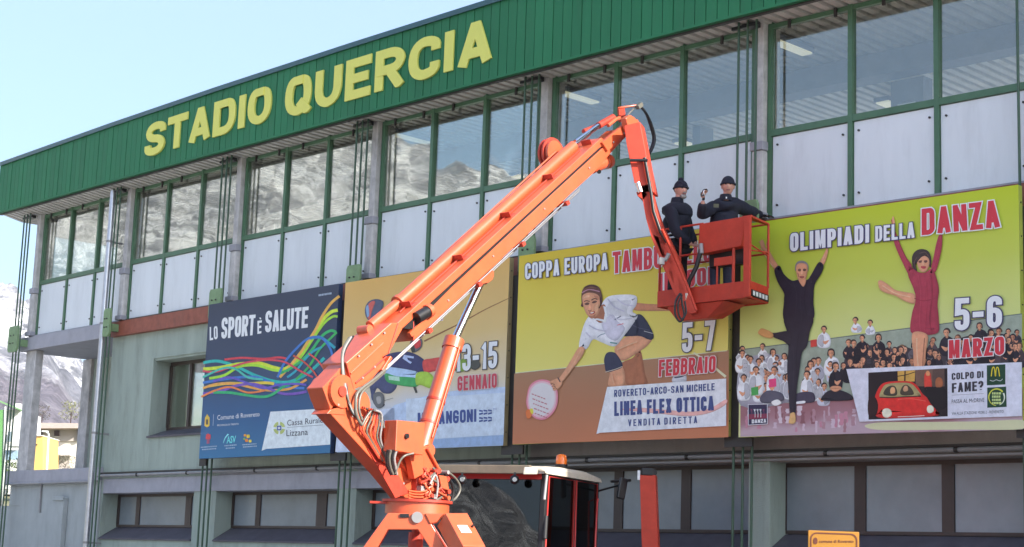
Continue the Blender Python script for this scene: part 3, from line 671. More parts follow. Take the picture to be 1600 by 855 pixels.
ftext(P,'Comune di Rovereto',[(339.7,656.0),(405.8,650.0),(405.8,642.8),(339.7,648.4)],lm,.003,'lettering',t1)
ftext(P,'PROVINCIA DI TRENTO',[(339.7,665.8),(373,663.4),(373,660.6),(339.7,663)],lm,.003,'lettering',t1)
mb=MB(); line(mb,P,[(333,665),(334,647)],.5,(180,190,210),.003,False)
shape(mb,P,[(319.5,665),(320.5,652),(322,650),(324,646.5),(326,650),(327.6,652),(327.5,665),(323.5,667.5)],(200,170,70),.002,False)
shape(mb,P,[(322,663),(322.3,655),(325.4,655),(325.4,663)],(90,80,70),.003,False); mb.build('printed_crest',None,t1)
mb=MB(); shape(mb,P,[(321.5,686),(322,679),(325,677),(329.5,679),(329,686)],(190,70,80),.003,False); shape(mb,P,[(323,693),(323.4,686.3),(327.6,686),(327.5,692.5)],(150,80,110),.003,False); mb.build('printed_logo',None,t1)
ftext(P,'ASV',[(354.3,692.3),(368.4,691),(369,680.5),(354.6,681.5)],pm(110,205,215),.003,'lettering',t1,.02)
mb=MB(); line(mb,P,[(349,692),(352,684),(357,678)],(.7,2.2),(130,205,220),.003); mb.build('printed_logo',None,t1)
mb=MB()
for x,y,r,c in ((383,680,1.6,(215,140,50)),(388,681.5,2.2,(205,180,60)),(385.5,688,2.0,(205,120,60)),(391,689,1.8,(215,190,70)),(382,685.5,1.4,(120,160,80))): shape(mb,P,[(x-r,y+r),(x-r,y-r),(x+r,y-r*1.1),(x+r,y+r*.9)],c,.003)
mb.build('printed_logo',None,t1)
for (x0,x1,y) in ((314,338,699.5),(316,336,703),(351,369,697),(353,367,701),(379,401,695.5),(380,400,699)):   # lines too small to read
    x=x0; mb=MB()
    while x<x1: 
        l=random.uniform(1,2.4); yy=y-(x-x0)*.075; shape(mb,P,[(x,yy),(x,yy-1.7),(x+l,yy-1.75),(x+l,yy-.05)],(150,170,195),.003,False); x+=l+.6
    mb.build('printed_fine_lines',None,t1)
mb=MB(); shape(mb,P,[(409,704),(417,701),(516,694.4),(516.9,637.5),(422.7,642.9)],(200,210,232),.003,False); mb.build('printed_white_panel',None,t1)
ftext(P,'Cassa Rurale',[(449,665.0),(505,660.1),(505,651.0),(449,655.7)],pm(60,62,75),.006,'lettering',t1)
ftext(P,'Lizzana',[(448,681.3),(481.4,679.3),(481.4,669.2),(448,671.2)],pm(60,62,75),.006,'lettering',t1)
mb=MB(); line(mb,P,[(449,667.6),(505,663.6)],.5,(90,95,110),.006,False)
for a0 in range(4):
    A=[(436.6+9.2*math.cos(R(a0*90+a)),668.5+10*math.sin(R(a0*90+a))) for a in range(10,81,14)]+[(436.6+4.6*math.cos(R(a0*90+a)),668.5+5*math.sin(R(a0*90+a))) for a in range(75,9,-16)]
    shape(mb,P,A,(165,178,110),.005,False)
shape(mb,P,[(433,665),(440,664.5),(440,672),(433,672.5)],(70,90,150),.005,False); shape(mb,P,[(434.8,667),(438.2,666.8),(438.2,670),(434.8,670.2)],(200,205,225),.006,False); mb.build('printed_logo',None,t1)
mb=MB(); x=498
while x<517: l=random.uniform(1.2,2.6); shape(mb,P,[(x,462.6-(x-498)*.16),(x,459.6-(x-498)*.16),(x+l,459.4-(x-498)*.16),(x+l,462.4-(x-498)*.16)],(150,165,190),.003,False); x+=l+.5
mb.build('printed_fine_lines',None,t1)
# ---- poster 2: ochre, skier
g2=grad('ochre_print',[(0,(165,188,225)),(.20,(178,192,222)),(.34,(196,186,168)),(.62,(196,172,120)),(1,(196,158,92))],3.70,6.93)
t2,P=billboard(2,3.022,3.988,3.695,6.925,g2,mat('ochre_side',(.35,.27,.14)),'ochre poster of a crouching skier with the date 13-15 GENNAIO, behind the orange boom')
C2=lambda pts:[(520+x/2.59,390+y/2.59) for x,y in pts]
mb=MB(); shape(mb,P,C2([(250,628),(400,585),(560,560),(698,555),(697,585),(692,745),(350,768),(190,775),(180,700)]),(172,190,226),.001,False); mb.build('printed_snow',None,t2)
mb=MB(); shape(mb,P,C2([(25,640),(120,655),(250,640),(250,800),(10,818)]),(186,196,222),.001,False)
shape(mb,P,C2([(36,760),(50,750),(64,757),(66,775),(52,788),(38,780)]),(90,150,90),.003); mb.build('printed_snow',None,t2)
mb=MB(); shape(mb,P,C2([(296,603),(697,578),(692,748),(358,768),(300,772)]),(186,200,228),.003,False); mb.build('printed_white_panel',None,t2)
mb=MB(); shape(mb,P,C2([(300,774),(692,750),(690,788),(330,806)]),(140,165,205),.0035,False); mb.build('printed_strip',None,t2)
def fig(name,lst,parent,conv,l0=.0015,step=.0006):
    mb=MB()
    for i,it in enumerate(lst):
        if it[0]=='s': shape(mb,P,conv(it[1]),it[2],l0+step*i,True)
        elif it[0]=='p': shape(mb,P,conv(it[1]),it[2],l0+step*i,False)
        else: line(mb,P,conv(it[1]),it[3],it[2],l0+step*i)
    return mb.build(name,None,parent)
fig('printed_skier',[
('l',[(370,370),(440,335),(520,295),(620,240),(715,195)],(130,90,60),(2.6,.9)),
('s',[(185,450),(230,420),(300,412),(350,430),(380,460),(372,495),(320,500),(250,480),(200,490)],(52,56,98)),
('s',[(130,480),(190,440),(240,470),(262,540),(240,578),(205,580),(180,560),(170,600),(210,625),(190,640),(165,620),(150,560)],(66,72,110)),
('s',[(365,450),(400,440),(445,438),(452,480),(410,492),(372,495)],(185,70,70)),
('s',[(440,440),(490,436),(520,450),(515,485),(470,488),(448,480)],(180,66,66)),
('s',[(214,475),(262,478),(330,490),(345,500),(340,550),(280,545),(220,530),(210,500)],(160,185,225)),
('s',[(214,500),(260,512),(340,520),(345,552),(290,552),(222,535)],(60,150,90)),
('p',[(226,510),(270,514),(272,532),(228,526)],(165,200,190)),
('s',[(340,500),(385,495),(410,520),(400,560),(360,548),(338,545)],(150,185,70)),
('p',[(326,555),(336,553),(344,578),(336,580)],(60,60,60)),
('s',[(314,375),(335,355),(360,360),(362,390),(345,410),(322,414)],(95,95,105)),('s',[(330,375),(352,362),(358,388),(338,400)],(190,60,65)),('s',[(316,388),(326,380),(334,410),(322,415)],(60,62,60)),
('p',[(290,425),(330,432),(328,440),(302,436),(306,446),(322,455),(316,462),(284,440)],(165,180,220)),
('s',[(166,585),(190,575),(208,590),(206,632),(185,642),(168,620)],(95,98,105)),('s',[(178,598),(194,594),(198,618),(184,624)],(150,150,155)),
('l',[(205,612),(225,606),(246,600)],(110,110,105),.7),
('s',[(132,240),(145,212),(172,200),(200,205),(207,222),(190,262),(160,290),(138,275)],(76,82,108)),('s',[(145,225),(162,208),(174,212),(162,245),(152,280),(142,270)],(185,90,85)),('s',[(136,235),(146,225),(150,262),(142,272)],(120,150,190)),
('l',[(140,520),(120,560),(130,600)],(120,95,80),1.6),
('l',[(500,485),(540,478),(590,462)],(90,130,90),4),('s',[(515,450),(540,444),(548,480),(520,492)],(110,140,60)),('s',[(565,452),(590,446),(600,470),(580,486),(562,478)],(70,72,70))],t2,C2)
letters(P,'13-15',[(711.9,581),(777.5,574.6),(778.7,532.9),(711.9,539)],lm,.0155,'lettering',t2,T=.17,outline=.035,om=pf(60,60,70))
letters(P,'GENNAIO',[(715.8,610.8),(777.5,605.4),(777.5,583),(716.1,587.7)],pm(178,62,80),.0155,'lettering',t2,T=.17,outline=.04,om=pf(200,190,195))
letters(P,'MARANGONI',[(653,664.9),(744.7,659),(744.7,638.3),(653,644.8)],pm(60,78,140),.006,'lettering',t2,T=.2,LW=.52)
mb=MB()
for r in range(4):
    for c in range(3):
        x=749+c*7; y=640+r*5.6-c*.3; shape(mb,P,[(x,y),(x+6,y-1.5 if r%2 else y+1),(x+6,y+1.2 if r%2 else y+3.4),(x,y+2.6 if r%2 else y+2.6)],(60,78,140),.006,False)
mb.build('printed_logo',None,t2)
ftext(P,'TM',[(770.5,641),(776,640.5),(776,637.2),(770.5,637.7)],pm(90,100,150),.006,'lettering',t2)
letters(P,'I',[(688.5,501),(691.5,500.5),(691.5,492),(688.5,492.5)],pm(178,62,80),.006,'lettering',t2,T=.3,outline=.1,om=lm)
# ---- poster 3: player stretching with a tambourine
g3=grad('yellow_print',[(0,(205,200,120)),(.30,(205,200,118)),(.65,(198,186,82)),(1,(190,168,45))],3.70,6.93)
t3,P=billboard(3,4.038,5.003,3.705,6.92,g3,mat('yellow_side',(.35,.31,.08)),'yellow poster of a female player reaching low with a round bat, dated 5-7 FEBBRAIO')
C3=lambda pts:[(790+x/2.516,360+y/2.516) for x,y in pts]
mb=MB(); v=C3([(34,562),(300,533),(560,503),(878,470),(876,812),(27,840)]); shape(mb,P,v,(168,112,86),.001,False); mb.build('printed_ground',grad('clay_print',[(0,(178,112,82)),(.5,(160,108,82)),(1,(150,112,88))],3.70,4.9,.12),t3)
for it in [((38,560),(870,472))]:
    mb=MB(); line(mb,P,C3(it),1.2,(190,195,170),.0016,False); line(mb,P,C3([(740,480),(800,520),(866,575)]),(2.5,4),(190,195,170),.0022,False); mb.build('printed_lines',None,t3)
SK=(178,120,92); SKL=(196,142,114)
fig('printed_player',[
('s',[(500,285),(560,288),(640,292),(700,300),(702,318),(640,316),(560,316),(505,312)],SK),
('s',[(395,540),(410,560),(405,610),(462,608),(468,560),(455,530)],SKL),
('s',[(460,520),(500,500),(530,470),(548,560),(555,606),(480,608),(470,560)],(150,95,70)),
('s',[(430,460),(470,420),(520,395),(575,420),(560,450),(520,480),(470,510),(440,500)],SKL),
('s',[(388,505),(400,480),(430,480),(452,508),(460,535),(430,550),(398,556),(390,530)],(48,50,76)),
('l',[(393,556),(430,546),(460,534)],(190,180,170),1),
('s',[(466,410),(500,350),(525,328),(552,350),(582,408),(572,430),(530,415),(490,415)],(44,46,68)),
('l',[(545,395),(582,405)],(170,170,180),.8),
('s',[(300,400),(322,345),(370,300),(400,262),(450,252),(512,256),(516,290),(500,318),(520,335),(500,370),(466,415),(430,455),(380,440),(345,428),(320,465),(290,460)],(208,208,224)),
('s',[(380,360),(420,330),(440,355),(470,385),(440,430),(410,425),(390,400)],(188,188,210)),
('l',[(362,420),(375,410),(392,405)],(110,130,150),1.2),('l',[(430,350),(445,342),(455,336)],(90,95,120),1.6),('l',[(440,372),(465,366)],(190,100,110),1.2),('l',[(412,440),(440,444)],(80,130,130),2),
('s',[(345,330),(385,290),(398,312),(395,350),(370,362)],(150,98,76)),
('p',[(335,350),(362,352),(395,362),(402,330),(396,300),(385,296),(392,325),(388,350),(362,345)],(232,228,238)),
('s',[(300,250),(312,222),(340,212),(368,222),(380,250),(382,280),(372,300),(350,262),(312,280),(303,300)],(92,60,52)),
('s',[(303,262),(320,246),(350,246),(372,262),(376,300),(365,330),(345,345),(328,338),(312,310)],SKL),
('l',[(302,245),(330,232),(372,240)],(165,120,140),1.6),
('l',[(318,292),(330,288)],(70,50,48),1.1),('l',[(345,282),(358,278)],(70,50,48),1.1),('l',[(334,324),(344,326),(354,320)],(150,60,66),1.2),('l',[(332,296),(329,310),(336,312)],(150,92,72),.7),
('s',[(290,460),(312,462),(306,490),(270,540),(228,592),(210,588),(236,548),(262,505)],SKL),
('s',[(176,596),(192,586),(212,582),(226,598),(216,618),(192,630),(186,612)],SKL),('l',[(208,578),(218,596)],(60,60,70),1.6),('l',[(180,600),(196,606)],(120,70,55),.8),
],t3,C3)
fig('printed_bat',[('s',[(86,650),(96,612),(122,590),(156,586),(188,600),(206,632),(206,680),(190,716),(158,742),(122,740),(96,716),(84,682)],pf(206,128,150)),
('s',[(90,652),(100,618),(124,597),(154,593),(184,606),(200,634),(200,678),(186,710),(156,734),(124,733),(100,712),(90,682)],pf(222,170,185)),
('s',[(96,655),(105,624),(126,604),(154,600),(180,612),(194,638),(194,676),(180,704),(154,727),(126,726),(105,706),(96,680)],pf(200,196,205)),
('s',[(82,712),(92,702),(102,708),(106,724),(98,738),(86,736)],pf(225,110,60)),('s',[(98,704),(108,700),(112,714),(106,722)],pf(215,195,70))],t3,C3,.0125)
for i in range(5):   # slanted verse on the bat, too small to read
    mb=MB(); a=Vector((106+i*3,640+i*19)); L_=62-abs(i-2)*8; s_=0
    while s_<L_: l=random.uniform(5,12); p=a+Vector((s_,s_*.38)); shape(mb,P,C3([(p.x,p.y),(p.x+l,p.y+l*.38),(p.x+l-1,p.y+l*.38+4),(p.x-1,p.y+4)]),(175,110,120),.0165,False); s_+=l+3
    mb.build('printed_fine_lines',None,t3)
fig('printed_shoe',[('s',[(656,580),(675,560),(705,556),(712,580),(706,594),(660,596)],(180,184,200)),('l',[(664,578),(690,574),(708,566)],(60,64,90),2)],t3,C3,.002)
letters(P,'COPPA EUROPA',[(821.8,436.7),(951,420.8),(951,395),(821.8,411.7)],lm,.020,'lettering',t3,T=.175,outline=.045,om=pf(62,60,95))
rd=pf(186,52,66)
letters(P,'TAMBURELLO',[(958.9,427.6),(1114,408.5),(1114,374.3),(958.9,393.8)],rd,.020,'lettering',t3,T=.175,outline=.045,om=lm)
letters(P,'INDOOR',[(1031,455),(1122,443),(1122,415.5),(1031,427.5)],rd,.020,'lettering',t3,T=.175,outline=.045,om=lm)
letters(P,'5-7',[(1067,550.8),(1117,546.8),(1119,499.9),(1068,504.3)],lm,.020,'lettering',t3,T=.17,outline=.035,om=pf(62,60,80))
letters(P,'FEBBRAIO',[(1030.5,588.5),(1119,581.4),(1120,556),(1031.3,562)],rd,.020,'lettering',t3,T=.17,outline=.045,om=pf(222,196,206))
mb=MB(); shape(mb,P,[(933,678),(939,676),(1135.8,665.2),(1135.8,591.3),(949.8,604.4)],(203,208,228),.016,False); mb.build('printed_white_panel',None,t3)
mb=MB(); shape(mb,P,[(974,640),(1000,637),(1040,640),(1080,643),(1110,638),(1135,624),(1135,632),(1110,645),(1075,650),(1030,646)],(206,160,160),.0172,True); mb.build('printed_swoosh',None,t3)
bl=pf(62,74,128)
letters(P,'ROVERETO-ARCO-SAN MICHELE',[(961,620.3),(1118,609.6),(1118,598.5),(961,609.2)],bl,.0192,'lettering',t3,T=.15,gap=.13)
letters(P,'LINEA FLEX OTTICA',[(961,650),(1117,641.4),(1117,618.3),(961,627)],bl,.0192,'lettering',t3,T=.2)
letters(P,'VENDITA DIRETTA',[(982.8,666),(1090.9,660.9),(1090.9,650),(982.8,655.3)],bl,.0192,'lettering',t3,T=.15,gap=.26)
fig('printed_face_detail',[
('s',[(306,268),(318,256),(334,254),(332,262),(316,266)],(214,162,134)),('s',[(350,256),(366,260),(370,272),(358,268)],(170,116,92)),
('s',[(313,288),(322,283),(334,286),(330,291),(318,293)],(96,66,58)),('s',[(342,282),(352,276),(362,278),(356,284),(346,286)],(96,66,58)),
('l',[(311,280),(320,276),(333,279)],(70,48,42),1.3),('l',[(340,274),(352,268),(364,271)],(70,48,42),1.3),
('s',[(331,288),(337,286),(340,306),(336,314),(328,312)],(206,150,122)),('s',[(327,312),(334,315),(341,311),(338,318),(330,318)],(150,98,80)),
('s',[(331,323),(340,321),(350,317),(357,318),(350,327),(338,330)],(158,64,68)),('s',[(336,323),(350,320),(346,325),(338,326)],(225,205,200)),
('s',[(356,296),(368,290),(366,316),(356,324),(352,310)],(214,158,128)),('s',[(330,336),(346,334),(356,328),(352,340),(340,346)],(160,106,84)),
('l',[(306,236),(330,224),(360,226)],(120,84,70),.9),('l',[(312,226),(338,216),(362,222)],(60,38,36),.9),('l',[(374,262),(376,290),(370,306)],(60,38,36),1.6),
('l',[(404,268),(430,300),(470,318)],(176,176,198),2.2),('l',[(330,372),(360,388),(400,396)],(176,176,198),2.0),('l',[(318,400),(336,420)],(180,180,200),2.2),('l',[(440,268),(470,290),(506,296)],(182,182,204),1.8),('l',[(410,330),(450,350),(500,344)],(186,186,206),1.6),
('l',[(500,372),(530,384),(570,392)],(66,68,92),1.4),('l',[(512,350),(520,380),(516,408)],(34,36,54),1.3),('l',[(440,470),(480,452),(520,438)],(220,166,138),2.0),('l',[(420,560),(424,585),(430,605)],(214,160,132),1.8),('l',[(250,560),(275,515),(300,468)],(212,158,130),1.6),
('l',[(180,606),(188,602),(196,608)],(110,64,50),.9),('l',[(184,614),(192,611),(200,616)],(110,64,50),.9),('l',[(190,622),(198,619),(206,622)],(110,64,50),.8)],t3,C3,.0145,.0001)
# ---- poster 4: dancers
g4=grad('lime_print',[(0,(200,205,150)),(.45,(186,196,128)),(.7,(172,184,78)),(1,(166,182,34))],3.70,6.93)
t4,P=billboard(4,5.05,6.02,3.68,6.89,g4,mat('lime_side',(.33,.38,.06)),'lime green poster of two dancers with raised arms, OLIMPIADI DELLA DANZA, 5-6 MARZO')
I4=lambda pts:pts
mb=MB(); shape(mb,P,[(1157.5,546),(1250,534),(1320,526),(1400,515),(1500,503),(1597,490),(1597,640),(1157.3,640)],(140,152,142),.001,False); line(mb,P,[(1157.5,546),(1280,531),(1400,515),(1597,490)],1.4,(92,104,104),.0016,False); mb.build('printed_wall',None,t4)
mb=MB(); shape(mb,P,[(1157,634),(1250,628),(1345,619),(1598,606),(1598,670.5),(1157,682)],(140,100,112),.0016,False)
mb.build('printed_floor',grad('floor_print',[(0,(170,150,165)),(.3,(150,112,125)),(.55,(140,98,108)),(1,(140,98,108))],3.70,4.3,.5),t4)
mb=MB()
rr2=random.Random(4)
for i in range(46):
    x=rr2.uniform(1160,1335); y=rr2.uniform(634,660); w_=rr2.uniform(3,9); h_=rr2.uniform(6,20); c=rr2.choice([(172,150,166),(186,170,188),(160,126,140),(150,112,124),(196,184,200),(176,124,146),(128,86,96)])
    pts=[]
    for k in range(6): pts.append((x+w_*.5*rr2.uniform(.5,1.1),y+h_*k/5))
    for k in range(5,-1,-1): pts.append((x-w_*.5*rr2.uniform(.5,1.1),y+h_*k/5))
    shape(mb,P,pts,pf(*c),.0019+.00001*i)
shape(mb,P,[(1352,664),(1380,659.5),(1450,659),(1530,658),(1597,656),(1597,670),(1500,671),(1400,672),(1362,670)],pf(190,192,160),.0024); mb.build('printed_reflections',None,t4)
HAIR=(58,46,48); BLKC=(38,34,46); WC=(208,212,228)
def guy(x,y,r,shirt,w_=3.2,h_=4.2,hair=HAIR,skin=SKL,l=.003,extra=()):
    mb=MB(); j=lambda a=.12: rg.uniform(-a,a)*r; lean=rg.uniform(-.35,.35)*r; hw=w_*(.50+rg.uniform(-.06,.10))
    bx_=x+lean
    shape(mb,P,[(x-r*.45,y+r*1.0),(x+r*.45,y+r*1.0),(bx_+r*hw*.75,y+r*1.55+j()),(bx_+r*hw*1.05,y+r*2.4),(bx_+r*hw*1.2,y+r*h_*.72),(bx_+r*hw*.8,y+r*h_),(bx_-r*hw*.8,y+r*h_),(bx_-r*hw*1.2,y+r*h_*.70),(bx_-r*hw*1.0,y+r*2.3),(bx_-r*hw*.7,y+r*1.6+j())],shirt,l)
    dk=tuple(int(c*.80) for c in shirt); s_=rg.choice((-1,1))
    shape(mb,P,[(bx_+s_*r*.15,y+r*2.1),(bx_+s_*r*hw*.8,y+r*2.2),(bx_+s_*r*hw*1.1,y+r*h_*.75),(bx_+s_*r*.3,y+r*h_*.95)],dk,l+.0004)
    shape(mb,P,[(bx_-s_*r*hw*.9,y+r*(h_*.60)),(bx_-s_*r*.2,y+r*h_*.66),(bx_+s_*r*.25,y+r*h_*.60),(bx_+s_*r*.2,y+r*h_*.74),(bx_-s_*r*.6,y+r*h_*.82)],skin if rg.random()<.5 else dk,l+.0008)
    shape(mb,P,[(x-r*.34,y+r*.7),(x+r*.34,y+r*.7),(x+r*.3,y+r*1.35),(x,y+r*1.55),(x-r*.3,y+r*1.35)],tuple(int(c*.82) for c in skin),l+.0009)
    lg=rg.random()<.35
    shape(mb,P,[(x-r*.92,y+(.9 if lg else .15)*r),(x-r*.86,y-.6*r),(x-r*.3,y-r*1.12),(x+r*.4,y-r*1.1),(x+r*.88,y-r*.5),(x+r*.9,y+(.8 if lg else .1)*r),(x,y+.2*r)],hair,l+.0011)
    o=rg.uniform(-.2,.2)*r
    shape(mb,P,[(x-r*.66+o,y-.25*r),(x-r*.3+o,y-r*.62),(x+r*.35+o,y-r*.6),(x+r*.66+o,y-.2*r),(x+r*.60+o,y+r*.5),(x+o,y+r*1.08),(x-r*.58+o,y+r*.5)],skin,l+.0015)
    shape(mb,P,[(x+o+s_*r*.15,y-.4*r),(x+o+s_*r*.6,y-.15*r),(x+o+s_*r*.5,y+r*.5),(x+o+s_*r*.1,y+r*.9)],tuple(int(c*.86) for c in skin),l+.0018)
    for q in (-.28,.26): shape(mb,P,[(x+o+(q-.13)*r,y+.02*r),(x+o+(q+.13)*r,y+.0*r),(x+o+(q+.13)*r,y+.16*r),(x+o+(q-.13)*r,y+.16*r)],(70,50,48),l+.0021,False)
    for it in extra: shape(mb,P,[(x+a*r,y+b*r) for a,b in it[0]],it[1],l+.0024,False)
    return mb.build('printed_spectator',None,t4)
rg=random.Random(21)
mb=MB()
shape(mb,P,[(1157.6,560),(1175,556),(1200,552),(1222,556),(1236,575),(1238,610),(1232,628),(1157.2,633)],(150,150,168),.0026)
shape(mb,P,[(1395,560),(1405,540),(1440,548),(1478,540),(1500,528),(1540,520),(1580,525),(1596,545),(1596,575),(1400,580)],(58,52,60),.0026)
shape(mb,P,[(1318,572),(1326,545),(1350,540),(1376,540),(1392,556),(1394,580),(1320,582)],(62,54,62),.0026); mb.build('printed_crowd_shade',None,t4)
rc=random.Random(9)
for i in range(26):
    x=rc.uniform(1400,1592); y=interp(x,[(1400,556),(1480,545),(1592,530)])+rc.uniform(-14,14); guy(x,y,rc.uniform(4.0,5.6),(rc.choice([(44,38,48),(60,56,66),(34,30,40),(90,86,96)])),l=.0045,h_=5,hair=rc.choice([(58,46,48),(84,64,54),(40,34,38),(110,84,66)]),skin=rc.choice([(196,142,114),(178,124,98),(205,156,130)]))
for i in range(16):
    x=rc.uniform(1160,1236); y=rc.uniform(556,606); guy(x,y,rc.uniform(4.4,5.4),rc.choice([(196,198,214),(180,184,204),(212,214,226)]),l=.0045,h_=6,hair=rc.choice([(58,46,48),(84,64,54),(40,34,38)]),skin=rc.choice([(196,142,114),(178,124,98)]))
for i in range(22):
    x=rc.uniform(1318,1400); y=rc.uniform(534,574); guy(x,y,rc.uniform(4.2,5.4),rc.choice([(44,38,48),(60,56,66),(84,70,78)]),l=.0042+.00002*i,h_=5,hair=rc.choice([(58,46,48),(84,64,54),(40,34,38)]))
for i in range(26):
    x=rc.uniform(1402,1594); y=interp(x,[(1400,552),(1480,540),(1592,524)])+rc.uniform(-12,26); guy(x,y,rc.uniform(4.0,5.2),rc.choice([(44,38,48),(56,50,60),(34,30,40),(74,62,70)]),l=.0048+.00002*i,h_=5,hair=rc.choice([(58,46,48),(84,64,54),(40,34,38)]),skin=rc.choice([(196,142,114),(178,124,98),(168,116,94)]))
for i in range(14):
    x=rc.choice([rc.uniform(1159,1234),rc.uniform(1256,1300)]); y=rc.uniform(562,604); guy(x,y,rc.uniform(4.6,5.4),rc.choice([(196,198,214),(180,184,204),(206,208,220)]),l=.0048+.00002*i,h_=6)
book=lambda a,b,c:([(a-1,b-1),(a+1,b-1.3),(a+1.1,b+1),(a-.9,b+1.3)],c)
for (x,y,r,s) in ((1160,545,4.5,0),(1192,541,4.5,0),(1337,500,4.6,0),(1360,504,4.4,0)): guy(x,y,r,WC)
for (x,y,r,s,ex) in ((1160,552,5,0,()),(1173,561,5,0,()),(1208,550,5,0,()),(1186,565,5,0,()),(1288,514,4.8,0,[book(-3.4,4.6,(190,66,60))]),(1299,551,6,0,()),(1267,569,5.6,0,()),(1226,556,4.5,0,()),(1334,536,5.2,1,()),(1348,528,4.6,1,()),(1373,527,5.4,1,()),(1329,565,5.4,1,()),(1370,569,4.6,0,()),(1408,546,4.8,1,()),(1411,562,4.8,1,()),(1462,552,5.6,1,()),(1480,519,6,1,()),(1531,509,5,1,()),(1549,520,5,1,()),(1586,541,5,1,()),(1577,531,4.6,1,()),(1498,540,5,1,()),(1520,545,5,1,())):
    guy(x,y,r,BLKC if s else WC,l=.006,extra=ex,h_=6)
for (x,y,r,s,ex) in ((1163,590,5,0,()),(1182,578,5.5,0,[book(-.4,6,(70,150,80))]),(1211,578,5.6,0,[book(-.6,3.6,(205,66,120))]),(1232,588,5,0,()),(1262,585,5.6,0,()),(1306,572,6,1,())):
    guy(x,y,r,BLKC if s else WC,l=.009,extra=ex,h_=7 if not s else 6)
fig('printed_legs',[('s',[(1240,618),(1256,612),(1272,614),(1272,628),(1244,628)],(62,56,76)),('s',[(1284,622),(1296,610),(1316,610),(1332,618),(1330,625),(1290,626)],BLKC),('s',[(1188,622),(1200,610),(1222,614),(1224,626),(1195,630)],(80,78,96)),('s',[(1206,628),(1216,624),(1222,630),(1212,634)],(205,208,215)),('s',[(1244,628),(1258,626),(1258,630),(1244,631)],(215,215,222)),('s',[(1298,607),(1306,612),(1316,607),(1312,603),(1302,603)],SKL)],t4,I4,.012)
BK=(42,36,50)
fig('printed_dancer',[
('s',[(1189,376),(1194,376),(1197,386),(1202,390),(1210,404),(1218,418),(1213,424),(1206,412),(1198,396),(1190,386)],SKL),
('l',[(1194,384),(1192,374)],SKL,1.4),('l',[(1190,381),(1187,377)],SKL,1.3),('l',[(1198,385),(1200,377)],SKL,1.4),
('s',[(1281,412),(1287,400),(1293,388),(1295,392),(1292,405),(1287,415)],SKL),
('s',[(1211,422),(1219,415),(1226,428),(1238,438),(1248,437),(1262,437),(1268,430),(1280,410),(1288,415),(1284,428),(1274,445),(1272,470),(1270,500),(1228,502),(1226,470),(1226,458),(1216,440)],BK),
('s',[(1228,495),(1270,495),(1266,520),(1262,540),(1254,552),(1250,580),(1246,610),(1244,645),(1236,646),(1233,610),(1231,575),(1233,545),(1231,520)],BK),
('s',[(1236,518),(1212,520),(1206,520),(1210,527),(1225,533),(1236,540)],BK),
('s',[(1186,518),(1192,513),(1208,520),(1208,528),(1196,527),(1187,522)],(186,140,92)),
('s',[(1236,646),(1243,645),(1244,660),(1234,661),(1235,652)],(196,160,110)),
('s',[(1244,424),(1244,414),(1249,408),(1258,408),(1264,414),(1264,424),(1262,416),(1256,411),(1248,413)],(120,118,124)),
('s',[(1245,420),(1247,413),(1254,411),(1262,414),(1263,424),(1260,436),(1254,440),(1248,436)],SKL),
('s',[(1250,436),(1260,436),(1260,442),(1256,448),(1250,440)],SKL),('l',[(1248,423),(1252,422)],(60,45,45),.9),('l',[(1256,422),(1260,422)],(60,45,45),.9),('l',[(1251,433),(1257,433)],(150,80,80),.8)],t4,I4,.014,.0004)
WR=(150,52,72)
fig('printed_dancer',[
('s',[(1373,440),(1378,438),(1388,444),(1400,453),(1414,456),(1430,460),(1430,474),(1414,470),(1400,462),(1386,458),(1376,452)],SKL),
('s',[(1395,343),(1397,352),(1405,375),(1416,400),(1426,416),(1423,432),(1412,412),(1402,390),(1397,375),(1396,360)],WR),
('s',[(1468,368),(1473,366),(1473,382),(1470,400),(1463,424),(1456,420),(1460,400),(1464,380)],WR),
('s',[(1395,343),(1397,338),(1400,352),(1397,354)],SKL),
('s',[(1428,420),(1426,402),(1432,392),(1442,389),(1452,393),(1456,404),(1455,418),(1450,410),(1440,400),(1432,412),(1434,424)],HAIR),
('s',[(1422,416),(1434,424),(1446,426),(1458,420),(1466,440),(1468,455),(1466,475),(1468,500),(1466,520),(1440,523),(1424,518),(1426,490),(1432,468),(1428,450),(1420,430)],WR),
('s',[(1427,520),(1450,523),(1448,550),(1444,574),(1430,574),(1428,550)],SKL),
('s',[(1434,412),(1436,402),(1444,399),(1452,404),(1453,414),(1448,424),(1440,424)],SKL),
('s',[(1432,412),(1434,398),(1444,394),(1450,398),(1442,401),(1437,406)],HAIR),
('l',[(1438,408),(1442,407)],(60,40,44),.9),('l',[(1446,407),(1450,407)],(60,40,44),.9),('l',[(1441,417),(1448,417)],(170,70,84),1)],t4,I4,.014,.0004)
